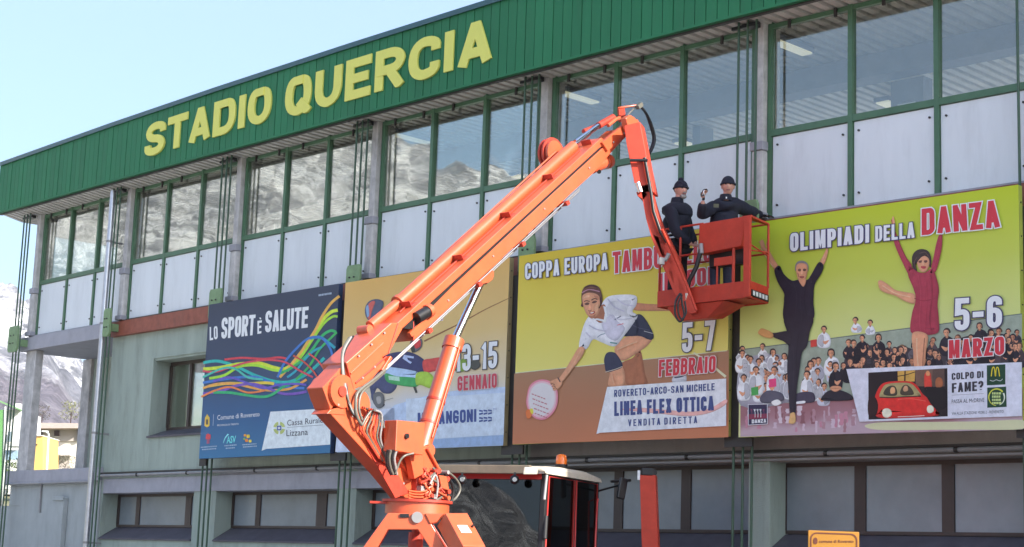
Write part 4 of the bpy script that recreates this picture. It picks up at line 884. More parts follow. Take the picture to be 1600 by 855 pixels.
fig('printed_face_detail',[
('s',[(1248,421),(1250.6,419.8),(1253,421),(1252.4,423.6),(1249,423.8)],(108,78,68)),('s',[(1256,420.6),(1258.6,419.6),(1261,421),(1260,423.4),(1256.6,423.4)],(108,78,68)),
('s',[(1253.2,421),(1255.4,421),(1256.2,428),(1254.4,429.4),(1252.4,428.2)],(212,160,132)),('s',[(1250.6,432),(1254,431.4),(1258,432.2),(1256,434.6),(1252,434.4)],(140,74,72)),('s',[(1247,426),(1249.4,428),(1250,433),(1248,431)],(164,112,90)),
('l',[(1240,440),(1246,460),(1244,490)],(51,45,59),1.3),('l',[(1262,440),(1258,466),(1262,494)],(35,30,42),1.3),('l',[(1254,448),(1252,470),(1254,500)],(50,44,58),1.0),('l',[(1226,432),(1234,442),(1240,446)],(51,45,59),1.2),('l',[(1240,540),(1242,570),(1240,610)],(51,45,59),1.4),('l',[(1250,520),(1246,550),(1246,590)],(35,30,42),1.2),('l',[(1214,522),(1228,526),(1238,530)],(51,45,59),1.0),
('l',[(1190,388),(1200,404),(1210,418)],(220,170,142),1.4),('l',[(1290,398),(1285,410)],(220,170,142),1.2),
('s',[(1436.4,408.2),(1439,406.8),(1441.6,408),(1440.6,410.4),(1437.4,410.4)],(98,64,60)),('s',[(1445,407.6),(1447.6,406.6),(1450.4,408),(1449,410.2),(1446,410.2)],(98,64,60)),
('s',[(1442.4,408),(1444.4,408),(1445,413.6),(1442.8,414.4)],(214,160,132)),('s',[(1440,416.4),(1444,415.8),(1448.4,416.6),(1446,419.6),(1442,419.4)],(166,60,72)),
('l',[(1434,402),(1430,410),(1432,420)],(92,70,66),1.2),('l',[(1438,396),(1446,394),(1452,400)],(96,74,70),1.0),
('l',[(1436,430),(1440,460),(1438,500),(1440,518)],(162,61,81),1.8),('l',[(1456,430),(1458,460),(1454,500),(1458,520)],(136,45,63),1.8),('l',[(1448,440),(1449,470),(1446,516)],(160,60,79),1.2),('l',[(1430,466),(1444,470),(1464,466)],(136,45,63),1.2),('l',[(1402,372),(1412,396),(1422,416)],(162,61,81),1.4),('l',[(1469,378),(1466,398),(1460,418)],(162,61,81),1.3),
('l',[(1434,528),(1434,550),(1436,572)],(222,172,144),1.8),('l',[(1446,528),(1444,552),(1443,572)],(150,100,78),1.4),('l',[(1380,446),(1400,458),(1424,464)],(220,170,142),1.6)],t4,I4,.0192,.00004)
ol=pf(66,62,95)
letters(P,'OLIMPIADI',[(1236,393.5),(1359.5,379),(1359.5,350.3),(1236,364.8)],lm,.0215,'lettering',t4,T=.18,outline=.045,om=ol)
letters(P,'DELLA',[(1369,378),(1430.5,371.3),(1430.5,346.8),(1369,353.8)],lm,.0215,'lettering',t4,T=.17,outline=.05,om=ol)
letters(P,'DANZA',[(1441.5,367.8),(1564.5,355),(1560.5,312.5),(1441.5,326.5)],rd,.0215,'lettering',t4,T=.18,outline=.04,om=lm,LW=.46)
letters(P,'5-6',[(1493,517),(1567,511.5),(1567,461.5),(1493.5,466.5)],lm,.0215,'lettering',t4,T=.17,outline=.035,om=ol)
letters(P,'MARZO',[(1484,560.5),(1570.5,554),(1570.5,525.5),(1484,531.5)],rd,.0215,'lettering',t4,T=.185,outline=.045,om=pf(222,205,216))
mb=MB(); shape(mb,P,[(1344.2,658.8),(1598,650),(1598,565.7),(1323.6,576.5)],(196,200,220),.019,False); mb.build('printed_white_panel',None,t4)
D4=lambda pts:[(1340+x/3.885,480+y/3.885) for x,y in pts]
fig('printed_car_picture',[
('p',[(70,397),(550,370),(552,662),(72,682)],(34,26,30)),
('p',[(248,388),(355,382),(352,450),(250,455)],(190,150,75)),('p',[(355,382),(460,376),(460,480),(358,480)],(105,80,70)),('p',[(460,376),(532,372),(534,480),(462,484)],(84,66,62)),
('s',[(410,420),(425,390),(448,400),(452,430),(455,490),(415,492)],(190,60,50)),('s',[(420,395),(432,385),(444,395),(442,415),(424,415)],(196,130,90)),
('s',[(480,440),(500,425),(520,440),(520,480),(482,484)],(150,90,60)),
('p',[(290,385),(298,385),(296,450),(288,450)],(50,36,34)),('l',[(240,420),(300,410),(356,392)],(40,30,30),1.2),
('s',[(110,550),(140,480),(180,455),(260,448),(330,452),(370,480),(400,525),(440,560),(480,620),(478,660),(150,672),(120,620)],(196,44,40)),
('s',[(140,545),(160,485),(190,465),(260,458),(325,462),(360,490),(388,540),(300,542),(220,548)],(150,140,100)),
('s',[(165,530),(180,490),(215,475),(240,490),(240,535)],(60,58,50)),('s',[(268,530),(275,485),(300,470),(330,490),(345,530)],(70,62,52)),('s',[(204,500),(216,484),(232,492),(232,520),(208,525)],(196,150,110)),('s',[(282,498),(292,478),(308,480),(312,505),(290,512)],(180,140,110)),
('l',[(140,547),(220,548),(300,543),(390,540)],(30,22,24),1.4),
('s',[(155,640),(165,618),(190,614),(210,628),(212,655),(190,670),(165,665)],(222,205,190)),('s',[(426,620),(432,600),(450,594),(466,606),(468,630),(452,642),(434,640)],(222,205,190)),
('l',[(250,665),(330,662),(412,658)],(210,190,190),1.1),('l',[(250,560),(330,555),(420,570)],(225,90,80),1.0),
('s',[(72,560),(110,545),(130,590),(120,650),(74,660)],(44,24,26)),('s',[(410,490),(480,486),(540,500),(548,600),(490,620),(440,570)],(22,18,22))],t4,D4,.0202,.0002)
dkt=pf(52,50,60)
letters(P,'COLPO DI',[(1488.4,593.6),(1538,590),(1538,579.6),(1488.4,583)],dkt,.021,'lettering',t4,T=.17,gap=.1)
letters(P,'FAME?',[(1488.6,613.6),(1538,609.8),(1538,594.8),(1488.6,598.8)],dkt,.021,'lettering',t4,T=.17,gap=.1)
mb=MB(); line(mb,P,[(1488.6,617.4),(1539,614.6)],.45,(120,120,130),.021,False); mb.build('printed_rule',None,t4)
ftext(P,'PASSA AL McDRIVE',[(1488.5,630.2),(1539.3,627.6),(1539.3,621.6),(1488.5,624.2)],pf(60,58,66),.021,'lettering',t4)
ftext(P,'VIA ALLA STAZIONE MORI 2 - ROVERETO',[(1488.5,648.2),(1569.5,645),(1569.5,640.6),(1488.5,643.6)],pf(74,72,80),.021,'lettering',t4)
mb=MB(); shape(mb,P,[(1543.3,602),(1572.2,600.6),(1572.2,569),(1543.3,570.8)],(28,62,44),.0205,False); shape(mb,P,[(1543.9,637),(1574.2,635.6),(1573.4,604),(1543.9,605.6)],(28,62,44),.0205,False); mb.build('printed_green_square',None,t4)
mb=MB()
for a in (0,1): line(mb,P,[(1550.2+a*6.6,588),(1551.6+a*6.3,577),(1553.6+a*6.2,573.6),(1555.4+a*6.2,577),(1556.6+a*6.6,588)],(1.5,1.5),(215,190,50),.0212)
line(mb,P,[(1548,594),(1553,595.4),(1558,593.4),(1564,595),(1568,592)],.8,(190,200,205),.0212); mb.build('printed_logo',None,t4)
mb=MB(); A=[(1558.6+12.2*math.cos(R(a)),620.6+13*math.sin(R(a))) for a in range(95,330,15)]; line(mb,P,A,(.8,2.6),(190,195,70),.0212)
A=[(1558.6+12.2*math.cos(R(a)),620.6+13*math.sin(R(a))) for a in range(-30,70,14)]; line(mb,P,A,(2.4,.8),(200,212,200),.0212)
for y in (613,618,623,628): 
    x=1551.5
    while x<1565: l=random.uniform(2,4); shape(mb,P,[(x,y+3.4),(x,y),(x+l,y-.2),(x+l,y+3.2)],(175,195,130),.0212,False); x+=l+.6
mb.build('printed_logo',None,t4)
mb=MB(); shape(mb,P,[(1170,664.5),(1200.7,662.6),(1200.5,630.6),(1169.8,631.4)],(196,198,215),.017,False); shape(mb,P,[(1171,663.4),(1199.8,661.8),(1199.6,631.6),(1170.8,632.4)],(46,40,72),.0174,False)
shape(mb,P,[(1171,655),(1199.7,653.4),(1199.7,646),(1171,647.2)],(120,46,72),.0178,False)
for x,c in ((1176,(110,60,90)),(1181,(215,215,225)),(1185.5,(215,215,225)),(1190,(215,215,225)),(1195,(110,60,90))): line(mb,P,[(x-2,639),(x,644),(x,652)],.9,c,.0184); shape(mb,P,[(x-.9,640),(x,638.6),(x+.9,640),(x,642)],c,.0184)
mb.build('printed_logo',None,t4)
letters(P,'DANZA',[(1176,661.5),(1198.6,660.2),(1198.6,654.2),(1176,655.4)],lm,.019,'lettering',t4,T=.24,LW=.6)
# ------------------------------------------------------------------ big yellow letters on the fascia
sg=thing('roof_lettering','big yellow raised letters reading STADIO QUERCIA on the green fascia','lettering',BP(2.6,.7,10.9))
M_YEL=mat('yellow_letter',(.76,.73,.15),rough=.6,var=.03)
def fletters(txt,u0,u1,z0,z1):
    lay,w=layout(txt,T=.225,LW=.80,gap=.12,rad=.34)
    for ch,polys in lay:
        mb=MB()
        for k,p in enumerate(polys):
            f=[BP(u0+(u1-u0)*a.x/w,.735+.0006*k,z0+(z1-z0)*a.y) for a in p]; bk=[BP(u0+(u1-u0)*a.x/w,.7045,z0+(z1-z0)*a.y) for a in p]; n=len(p)
            mb.add(f+bk,[tuple(range(n))]+[(i,(i+1)%n,(i+1)%n+n,i+n) for i in range(n)])
        mb.build('letter',M_YEL,sg)
fletters('STADIO',1.395,2.452,10.55,11.325); fletters('QUERCIA',2.562,3.878,10.50,11.32)
# ------------------------------------------------------------------ boom lift
PE=at(540,585,21.0); PT=at(985,215,25.3)
hb=Vector((PT.x-PE.x,PT.y-PE.y,0)).normalized(); sb=Vector((hb.y,-hb.x,0))     # boom heading, side facing the road
def BPn(px,py,off=0.): return hit(px,py,PE+sb*off,sb)
LIFT=thing('boom_lift','orange articulated boom lift on an A-frame, its work basket raised beside the yellow poster','boom lift',Vector((PE.x+1.0,PE.y-.1,0)))
def pprism(name,pts,w,m,parent,off=0.,bevel=.008):
    mb=MB(); mb.prism([BPn(x,y,off) for x,y in pts],sb*-w); return mb.build(name,m,parent,bevel)
ta=lambda x:405-.905*(x-730); gp=lambda x:422-.917*(x-730); lb=lambda x:429-.925*(x-756)
# upper beam, lower beam, outer sleeve
ub1=pprism('upper_beam',[(588,534),(940,214.5),(946,222),(938,231),(596,543)],.40,M_OR,LIFT,.0)
lo=pprism('lower_beam',[(646,501),(700,452),(778,380.5),(860,305),(941,231.5),(979,199),(984,207),(955,238),(930,267.5),(894,300.5),(756,430.5),(646,532.5)],.37,M_OR,LIFT,.0)
pprism('beam_seam',[(630,512),(700,448),(938,229),(939,232),(704,450),(640,514)],.34,M_BLK,LIFT,.004,0)
sl_=pprism('boom_sleeve',[(541,566),(611,504),(622,503.5),(629,514),(607,553),(598,558),(604,566),(575,600),(552,608)],.42,M_OR,LIFT,.02,.012)
pprism('sleeve_rib',[(548,582),(600,534),(601,536.5),(549,585)],.02,M_OR,sl_,.035,.004)
pprism('sleeve_rib',[(556,597),(604,556),(605,558),(557,599.5)],.02,M_ORD,sl_,.035,.004)
# rear counter box, elbow plates and knuckle
pprism('rear_box',[(504,605),(540,566),(562,584),(517,640)],.27,M_OR,LIFT,-.02,.01)
def disc(px,py,r,off,w,m,name,parent,n=28):
    c=BPn(px,py,off); mb=MB(); mb.tube([c,c-sb*w],r,n,smooth=False); return mb.build(name,m,parent,.006)
disc(536,611,.19,.03,.36,M_OR,'elbow_plate',LIFT); disc(536,611,.06,.05,.40,M_ORD,'elbow_pin',LIFT)
disc(562,632,.17,.02,.34,M_OR,'elbow_plate',LIFT)
la=pprism('lower_arm',[(514,644),(532,636),(560,628),(588,650),(618,690),(655,738),(668,786),(640,786),(600,738)],.25,M_OR,LIFT,.0,.012)
pprism('arm_web',[(574,700),(590,690),(640,770),(618,778)],.012,M_ORD,la,.013,.003)
pprism('arm_knuckle',[(511,646),(516,640),(538,634),(540,648)],.27,M_OR,LIFT,.01,.006)
pprism('arm_rib',[(600,690),(640,742),(643,740),(604,688)],.05,M_OR,la,.04,.004)
# long tube along the top with its brackets
c1_,c2_=BPn(578,508.5,-.29),BPn(621,473.5,-.29); c3_=BPn(896,228,-.29)
mb=MB(); mb.tube([c1_,c2_],.062,20); mb.tube([c2_,c2_+(c3_-c2_).normalized()*.05],.095,20); mb.tube([c2_+(c3_-c2_).normalized()*.05,c3_],.078,20); tu=mb.build('extension_cylinder',M_OR,LIFT)
mb=MB(); d_=(c2_-c1_).normalized(); mb.tube([c1_-d_*.09,c1_],.03,12); mb.tube([c1_-d_*.1+sb*.09,c1_-d_*.1-sb*.09],.055,14); mb.build('cylinder_eye',M_OR,tu)
up=d_.cross(sb); up=up if up.z>0 else -up
Rb=Matrix((d_,sb,up)).transposed()
mb=MB(); mb.box(c1_-d_*.16-up*.07,.30,.34,.03,Rb); mb.build('cylinder_foot',M_ORD,LIFT,.006)
mb=MB(); mb.tube([c3_,c3_+d_*.42],.034,14); mb.build('cylinder_rod',M_CHROME,tu)
mb=MB(); mb.tube([BPn(583,499,-.38),BPn(700,390,-.38),BPn(868,237,-.38)],.012,8); mb.build('side_rail',M_OR,LIFT)
for (x,y) in ((636,482),(717,410),(791,344.5),(857,286),(917,230)):
    c=BPn(x+13,ta(x+13),0)-sb*.14; mb=MB(); mb.box(c+up*.04,.012,.17,.075,Rb); mb.box(c+d_*.05+up*.006,.10,.17,.01,Rb); mb.build('hose_bracket',M_ORD,LIFT,.003)
mb=MB(); mb.tube([BPn(x+14,ta(x+14),0)-sb*.15+up*.012 for x in (625,730,835,905)],.009,6); mb.build('cable',M_ORD,LIFT)
# twin pale pipes below the boom
for dy,off in ((0,-.04),(3.2,-.14)):
    pt=[(600,577+dy),(606,571+dy)]+[(x,lb(x)+3.5+dy) for x in (660,756,860,905)]
    mb=MB(); mb.tube([BPn(x,y,off) for x,y in pt],.012,8); mb.build('hydraulic_pipe',M_GALV,LIFT)
for x in (664,742,810,879):
    c=BPn(x,lb(x)+3,-.08); mb=MB(); mb.box(c,.07,.2,.05,Rb); mb.build('pipe_clip',M_ORD,LIFT,.004)
mb=MB(); c=BPn(594,569,-.06); mb.box(c,.22,.24,.04,Matrix.Rotation(.3,3,sb)@Rb); mb.build('pipe_bracket',M_OR,LIFT,.004)
def hose(pts,r,m,parent,offs,name='hose',n=8):
    c=crom(pts,6,False); N=len(c); mb=MB()
    mb.tube([BPn(x,y,offs[0]+(offs[1]-offs[0])*i/(N-1)) for i,(x,y) in enumerate(c)],r,n); return mb.build(name,m,parent)
hose([(602,577),(585,592),(566,606),(557,618),(556,640),(560,655),(566,664)],.020,M_WPIPE,LIFT,(.05,.12))
hose([(601,581),(583,597),(568,610),(562,622),(561,640),(566,656)],.016,M_WPIPE,LIFT,(.04,.10))
for q in range(3):
    hose([(552-q*3,525+q),(540-q*2,545),(536-q,565),(541-q*2,600),(548,640-q*3),(560,655)],.013,(M_BLK,M_PIPE,M_WPIPE)[q],LIFT,(-.1,.10))
for q in range(7):
    hose([(566+q*3.4,636+q*.8),(574+q*3.6,640+q),(570+q*4.4,652+q*2),(562+q*5.4,668+q*3),(572+q*5,684+q*4),(592+q*3,716+q*2)],.013,(M_ORD,M_OR,M_WPIPE,M_OR,M_ORD,M_WPIPE,M_PIPE)[q],LIFT,(.06+.02*q,.05))
hose([(566,664),(572,652),(583,640),(594,648),(600,668)],.015,M_WPIPE,LIFT,(.12,.14))
# hose drum and cap tube near the top of the boom
c=BPn(868,240,-.56); mb=MB()
for q,rr in enumerate((.20,.235,.20,.225,.19)): mb.tube([c-sb*.035*q,c-sb*(.035*q+.028)],rr,26,smooth=False)
mb.build('hose_drum',M_ORD,LIFT,.004); disc(868,238,.17,-.52,.035,M_OR,'drum_cheek',LIFT)
a,b_=BPn(924,262,-.12),BPn(952,251,-.12); mb=MB(); mb.tube([a,b_],.085,18); mb.tube([b_-(b_-a)*.15,b_],.10,18); mb.build('guide_tube',M_OR,LIFT)
mb=MB(); mb.tube([BPn(936,268,-.05),BPn(936,266,-.2)],.03,10); mb.build('guide_roller',M_BLK,LIFT)
# box sliding end and roller in the lower beam's opening
pprism('roller_box',[(640,520),(664,497),(668,500),(644,526)],.05,M_OR,LIFT,.03,.004)
a,b_=BPn(650,497,.03),BPn(672,484,.03); mb=MB(); mb.tube([a,a+(b_-a)*.75],.075,16); mb.build('roller',M_BLK,LIFT); mb=MB(); mb.tube([a+(b_-a)*.76,b_],.088,16); mb.build('roller_ring',M_OR,LIFT)
pprism('beam_recess',[(640,508),(662,488),(668,499),(648,520)],.006,M_BLK,lo,.007,0)
# head of the boom: knuckle, links, chrome rod and hoses
pprism('head_plate',[(941,222),(985,186),(997,186),(1003,202),(1001,222),(992,224),(982,208),(950,236)],.06,M_OR,LIFT,.04,.008)
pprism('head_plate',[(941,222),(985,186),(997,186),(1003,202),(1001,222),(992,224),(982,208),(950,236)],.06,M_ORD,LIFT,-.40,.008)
pprism('head_cover',[(978,184),(985,179),(993,184),(997,204),(994,219),(989,216),(982,200)],.10,M_OR,LIFT,.15,.01)
mb=MB(); mb.tube([BPn(899,222,-.30),BPn(935,196,-.30)],.038,14); mb.build('link_rod',M_CHROME,LIFT)
mb=MB(); mb.tube([BPn(935,196,-.30),BPn(958,183,-.30)],.05,12); mb.tube([BPn(912,205,-.42),BPn(950,190,-.42)],.035,10); mb.build('head_link',M_ORD,LIFT)
mb=MB(); mb.tube([BPn(950,196,-.2),BPn(962,186,-.2),BPn(968,184,-.2)],.028,10); mb.build('head_link',M_OR,LIFT)
pprism('rear_link',[(967,170),(976,167),(979,190),(969,190)],.03,M_ORD,LIFT,-.3,.004)
for q in range(3):
    hose([(932-q*4,239-q*2),(950-q*2,218),(968,198),(984-q,176),(996,165)],.011,(M_WPIPE,M_GALV,M_PIPE)[q],LIFT,(-.05-.07*q,-.05-.03*q))
hose([(966,168.5),(982,166),(1004,163)],.016,M_OR,LIFT,(-.2,.0)); 
mb=MB(); mb.box(BPn(999,165,0),.12,.06,.06,Rb); mb.build('hose_guide',M_WPIPE,LIFT,.005)
for q in range(2): hose([(1002,167),(1010,178),(1018-q*2,195),(1023-q*2,215),(1020-q*2,230),(1010,248)],.02,M_BLK,LIFT,(.0,.06-.05*q))
# lift cylinder
a,b_,c=BPn(661,692,-.22),BPn(709,534,-.22),BPn(753,438,-.22); d2=(b_-a).normalized()
mb=MB(); mb.tube([a,b_],.112,26); cy=mb.build('lift_cylinder',M_OR,LIFT); mb=MB(); mb.tube([b_-d2*.10,b_+d2*.04],.128,26); mb.build('cylinder_gland',M_OR,cy,.004)
mb=MB(); mb.tube([b_,c],.05,20); mb.build('cylinder_rod',M_CHROME,cy)
mb=MB(); mb.tube([c-d2*.02,c+d2*.12],.075,16); mb.tube([c+d2*.08+sb*.12,c+d2*.08-sb*.12],.06,16); mb.build('rod_eye',M_ORD,cy)
pprism('cylinder_lug',[(745,441),(768,421),(772,424),(770,436),(764,441),(755,443)],.07,M_OR,LIFT,-.08,.006); pprism('cylinder_lug',[(745,441),(768,421),(772,424),(770,436),(764,441),(755,443)],.07,M_OR,LIFT,-.30,.006)
for t in (.18,.40): 
    p=a+(b_-a)*t; mb=MB(); mb.tube([p,p+d2*.03],.120,22); mb.build('cylinder_strap',M_ORD,cy)
mb=MB(); mb.tube([a+sb*.125+(b_-a)*.05,b_+sb*.125-(b_-a)*.05],.012,8); mb.build('cylinder_pipe',M_OR,cy)
mb=MB(); mb.tube([a-d2*.12,a],.13,18); mb.tube([a-d2*.10+sb*.17,a-d2*.10-sb*.17],.075,16); mb.build('cylinder_foot',M_OR,cy)
# jib down to the basket
JY0,JY1=25.1,24.9
def jib(name,pts,w,m,parent,y0=None,bevel=.008):
    mb=MB(); F=Vector((.3,1,0)).normalized(); P_=[at(x,y,24.75+.02*0) for x,y in pts]; mb.prism(P_,F*w); return mb.build(name,m,parent,bevel)
jb=jib('jib_upper',[(975,196),(1000,190),(1005,215),(1013,258),(1022,300),(1008,300),(998,292),(991,285),(984,250),(979,225)],.30,M_ORSHADE,LIFT)
jib('jib_lower',[(1000,290),(1014,286),(1024,322),(1034,352),(1046,374),(1062,410),(1082,468),(1088,488),(1078,490),(1066,478),(1052,455),(1034,412),(1018,372),(1009,340)],.22,M_ORSHADE,LIFT)
jib('jib_lower_web',[(1020,365),(1036,372),(1076,470),(1060,462)],.02,M_ORSHADE,LIFT)
jib('jib_lug',[(994,300),(1006,292),(1012,304),(1006,312),(996,306)],.34,M_ORSHADE,LIFT)
mb=MB(); mb.tube([at(996,285,24.7),at(1001,300,24.7)],.04,12); mb.build('jib_rod',M_CHROME,LIFT)
mb=MB(); mb.tube([at(1007,246,24.7),at(1017,300,24.7),at(1021,330,24.7),at(1032,362,24.7),at(1042,378,24.7)],.025,10); mb.build('levelling_rod',M_BLK,LIFT)
mb=MB(); mb.tube([at(984,250,24.68),at(1012,250,24.68)],.022,8); mb.build('hose_strap',M_BLK,LIFT)
mb=MB(); mb.tube([at(1034,358,24.35),at(1050,392,24.6),at(1072,442,24.55),at(1088,485,24.5)],.02,8); mb.build('levelling_rod',M_ORSHADE,LIFT)
mb=MB(); mb.tube([at(1031,404,24.6),at(1040,406,24.6),at(1045,396,24.6)],.03,8); mb.box(at(1034,408,24.6),.07,.07,.09); mb.build('valve',M_PIPE,LIFT)
def ahose(pts,r,m,name='hose'):
    mb=MB(); c=crom([p[:2] for p in pts],6,False); N=len(c)
    mb.tube([at(x,y,pts[0][2]+(pts[-1][2]-pts[0][2])*i/(N-1)) for i,(x,y) in enumerate(c)],r,8); return mb.build(name,m,LIFT)
ahose([(1063,458,24.5),(1056,470,24.5),(1055,490,24.5),(1062,502,24.5),(1069,494,24.5),(1066,474,24.5),(1064,458,24.5)],.015,M_BLK)
ahose([(1066,460,24.45),(1060,472,24.5),(1060,488,24.5),(1065,498,24.5),(1072,488,24.5),(1070,470,24.5)],.013,M_BLK)
# basket
def rod(pts,r,m,name,parent=None,n=8): 
    mb=MB(); mb.tube(pts,r,n); return mb.build(name,m,parent or LIFT)
UL_,UR_,UBk,DF,DB=4.868,5.232,5.205,1.50,.88; ZF,ZT,ZR=5.60,5.825,6.76
cs=lambda u,d,z: BP(u,d,z)
mb=MB(); mb.ubox(UL_,UBk-.010,DB,DF-.03,ZF,ZF+.035); mb.build('basket_floor',M_ORSHADE,LIFT)
mb=MB(); mb.ubox(UL_,UR_,DF-.028,DF,ZF-.02,ZT); mb.build('toe_board',M_ORSHADE,LIFT,.006)
mb=MB(); mb.box8([cs(UR_-.008,DF-.03,ZF-.02),cs(UR_,DF-.03,ZF-.02),cs(UBk,DB,ZF-.02),cs(UBk-.008,DB,ZF-.02),cs(UR_-.008,DF-.03,ZT),cs(UR_,DF-.03,ZT),cs(UBk,DB,ZT),cs(UBk-.008,DB,ZT)]); mb.build('toe_board',M_ORSHADE,LIFT,.006)
mb=MB(); mb.ubox(UL_,UBk-.009,DB-.02,DB,ZF-.02,ZT); mb.build('toe_board',M_ORSHADE,LIFT,.006)
mb=MB(); mb.ubox(UL_-.007,UL_-.0005,DB,DF-.03,ZF-.02,ZT); mb.build('toe_board',M_ORSHADE,LIFT,.006)
mb=MB(); mb.box8([cs(4.93,1.0,5.40),cs(4.93,1.38,5.36),cs(5.05,1.38,5.36),cs(5.05,1.0,5.40),cs(4.90,.95,ZF-.021),cs(4.90,1.47,ZF-.021),cs(5.13,1.47,ZF-.021),cs(5.13,.95,ZF-.021)]); mb.build('basket_mount',M_ORSHADE,LIFT,.01)
mb=MB(); mb.ubox(UR_-.018,UR_+.006,DF+.001,DF+.05,ZF-.02,ZR); mb.build('corner_post',M_ORSHADE,LIFT,.008)
rr=.017
for (u,d) in ((UL_+.003,DF-.02),(UL_+.003,DB+.02),(UBk,DB+.02),(4.955,DF-.02),(5.06,DB+.02)): rod([cs(u,d,ZT-.02),cs(u,d,ZR)],rr,M_ORSHADE,'guard_post')
for z in (ZR,6.32): rod([cs(UL_,DF-.02,z),cs(5.045,DF-.02,z)],rr*.9,M_ORSHADE,'guard_rail'); rod([cs(UL_,DB+.02,z),cs(UBk,DB+.02,z)],rr*.9,M_ORSHADE,'guard_rail'); rod([cs(UL_,DB+.02,z),cs(UL_,DF-.02,z)],rr*.9,M_ORSHADE,'guard_rail')
mb=MB(); mb.box8([cs(5.20,DF,ZR-.01),cs(5.235,DF,ZR-.01),cs(5.205,DB,ZR-.01),cs(5.195,DB,ZR-.01),cs(5.20,DF,ZR+.02),cs(5.235,DF,ZR+.02),cs(5.205,DB,ZR+.02),cs(5.195,DB,ZR+.02)]); mb.build('top_plate',M_ORSHADE,LIFT,.004)
rod([cs(5.215,DF,6.28),cs(UBk,DB,6.34)],.010,M_ORSHADE,'guard_rail'); rod([cs(5.215,DF,6.40),cs(UBk,DB,6.28)],.010,M_ORSHADE,'guard_rail')
mb=MB(); mb.prism([cs(5.032,DF+.0,6.76),cs(5.213,DF+.0,6.775),cs(5.196,DF+.0,6.34),cs(5.03,DF+.0,6.30)],cs(5,1.34,7)-cs(5,1.5,7)); mb.build('control_housing',M_ORSHADE,LIFT,.015)
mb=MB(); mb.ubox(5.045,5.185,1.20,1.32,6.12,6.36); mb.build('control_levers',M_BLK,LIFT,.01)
mb=MB(); mb.ubox(5.09,5.165,DF-.06,DF-.02,6.10,6.22); mb.build('step_plate',M_ORSHADE,LIFT,.006)
rod([cs(5.163,DF-.04,ZT),cs(5.163,DF-.04,6.36)],.022,M_ORSHADE,'guard_post'); rod([cs(5.10,DF-.04,ZT),cs(5.10,DF-.04,6.12)],.014,M_ORSHADE,'guard_post')
rod([cs(5.045,DF+.02,6.36),cs(5.035,DF+.06,6.1),cs(5.01,DF+.08,5.9),cs(5.0,DF+.08,5.72)],.032,M_BLK,'cable_sleeve'); rod([cs(5.0,DF+.08,5.72),cs(4.997,DF+.08,5.58)],.045,M_CHROME,'sleeve_end')
rod([cs(5.045,DF+.02,6.45),cs(5.05,DF+.03,6.3)],.03,M_PIPE,'valve'); rod([cs(4.905,DF-.02,6.62),cs(4.945,DF-.02,6.62)],.016,M_GALV,'latch'); rod([cs(4.905,DF-.02,6.68),cs(4.945,DF-.02,6.70)],.016,M_GALV,'latch')
# plate with illegible white marks at the lower right corner
mb=MB(); f=lambda a,b:(cs(UR_+.001,DF-.02,ZF-.0)*(1-a)+cs(UR_-.002,DB+.02,ZF-.0)*a)+Vector((0,0,.10*b*S))+Vector((.7,-.7,0))*.0
f=lambda a,b:(cs(UR_+.001,DF-.02,ZF)*(1-a)+cs(UBk+.001,DB+.02,ZF)*a)+Vector((0,0,.10*b*S)); q=[f(0,0),f(1,0),f(1,1),f(0,1)]; ou=(cs(UR_+.02,1.2,6)-cs(UR_,1.2,6)).normalized(); mb.prism([p+ou*.004 for p in q],ou*.008); pl=mb.build('marking_plate',M_BLK,LIFT)
for i in range(5):
    mb=MB(); a0=.08+i*.18; mb.prism([f(a0+x,y)+ou*.0125 for x,y in ((0,.2),(.12,.2),(.12,.85),(0,.85))],ou*.002); mb.build('plate_mark',M_PANEL,pl)
for (x,y,o_) in ((560,556,.03),(580,538,.03),(600,520,.03),(566,590,.03),(585,573,.03),(652,514,.0),(700,469,.0),(770,400,.0),(850,326,.0),(920,262,.0),(958,222,.05),(975,208,.05),(990,196,.05),(994,214,.05),(528,632,.02),(550,650,.0),(590,700,.0),(630,755,.0),(650,765,.0)):
    c=BPn(x,y,o_); mb=MB(); mb.tube([c,c+sb*.014],.013,6,smooth=False); mb.build('bolt_head',M_PIPE,LIFT)
# weld seams and lip along the sleeve
for p_,q_ in (((622,505),(607,552)),((541,567),(552,607)),((646,502),(646,531))):
    mb=MB(); mb.tube([BPn(*p_,.025 if p_[0]!=646 else .004),BPn(*q_,.025 if p_[0]!=646 else .004)],.008,6); mb.build('weld_seam',M_ORD,LIFT)
# control box, hoses below, valve bank
cbx=[(620,656),(664.5,660),(661.5,711),(618,704)]
pprism('control_box',cbx,.20,M_OR,LIFT,.30,.008); disc(637,681,.03,.33,.05,M_BLK,'box_knob',LIFT,12)
pprism('box_bracket',[(640,708),(660,712),(662,740),(648,748)],.10,M_OR,LIFT,.16,.006)
for q in range(4): hose([(606+q*4.5,703),(604+q*4,716),(606+q*4,730),(611+q*3,741)],.017,(M_BLK,M_WPIPE,M_BLK,M_PIPE)[q],LIFT,(.28,.20))
hose([(618,740),(624,722),(632,712),(646,708)],.014,M_WPIPE,LIFT,(.22,.3))
pprism('valve_body',[(652,728),(690,734),(700,750),(698,782),(650,778)],.34,M_ORD,LIFT,.08,.01)
rnd=random.Random(3)
for i in range(5):
    for j in range(5):
        x,y=655+i*9.2+j*.8,733+j*10+i*1.2; c=BPn(x,y,.11)
        mb=MB()
        if (i+j)%3: mb.tube([c,c+sb*(.05+.05*rnd.random())],.018+.012*rnd.random(),10)
        else: mb.box(c,.07,.08,.06,Matrix((hb,sb,Vector((0,0,1)))).transposed())
        mb.build('valve_spool',(M_OR,M_ORD,M_OR,M_PIPE,M_ORD)[(i*2+j)%5],LIFT,.004)
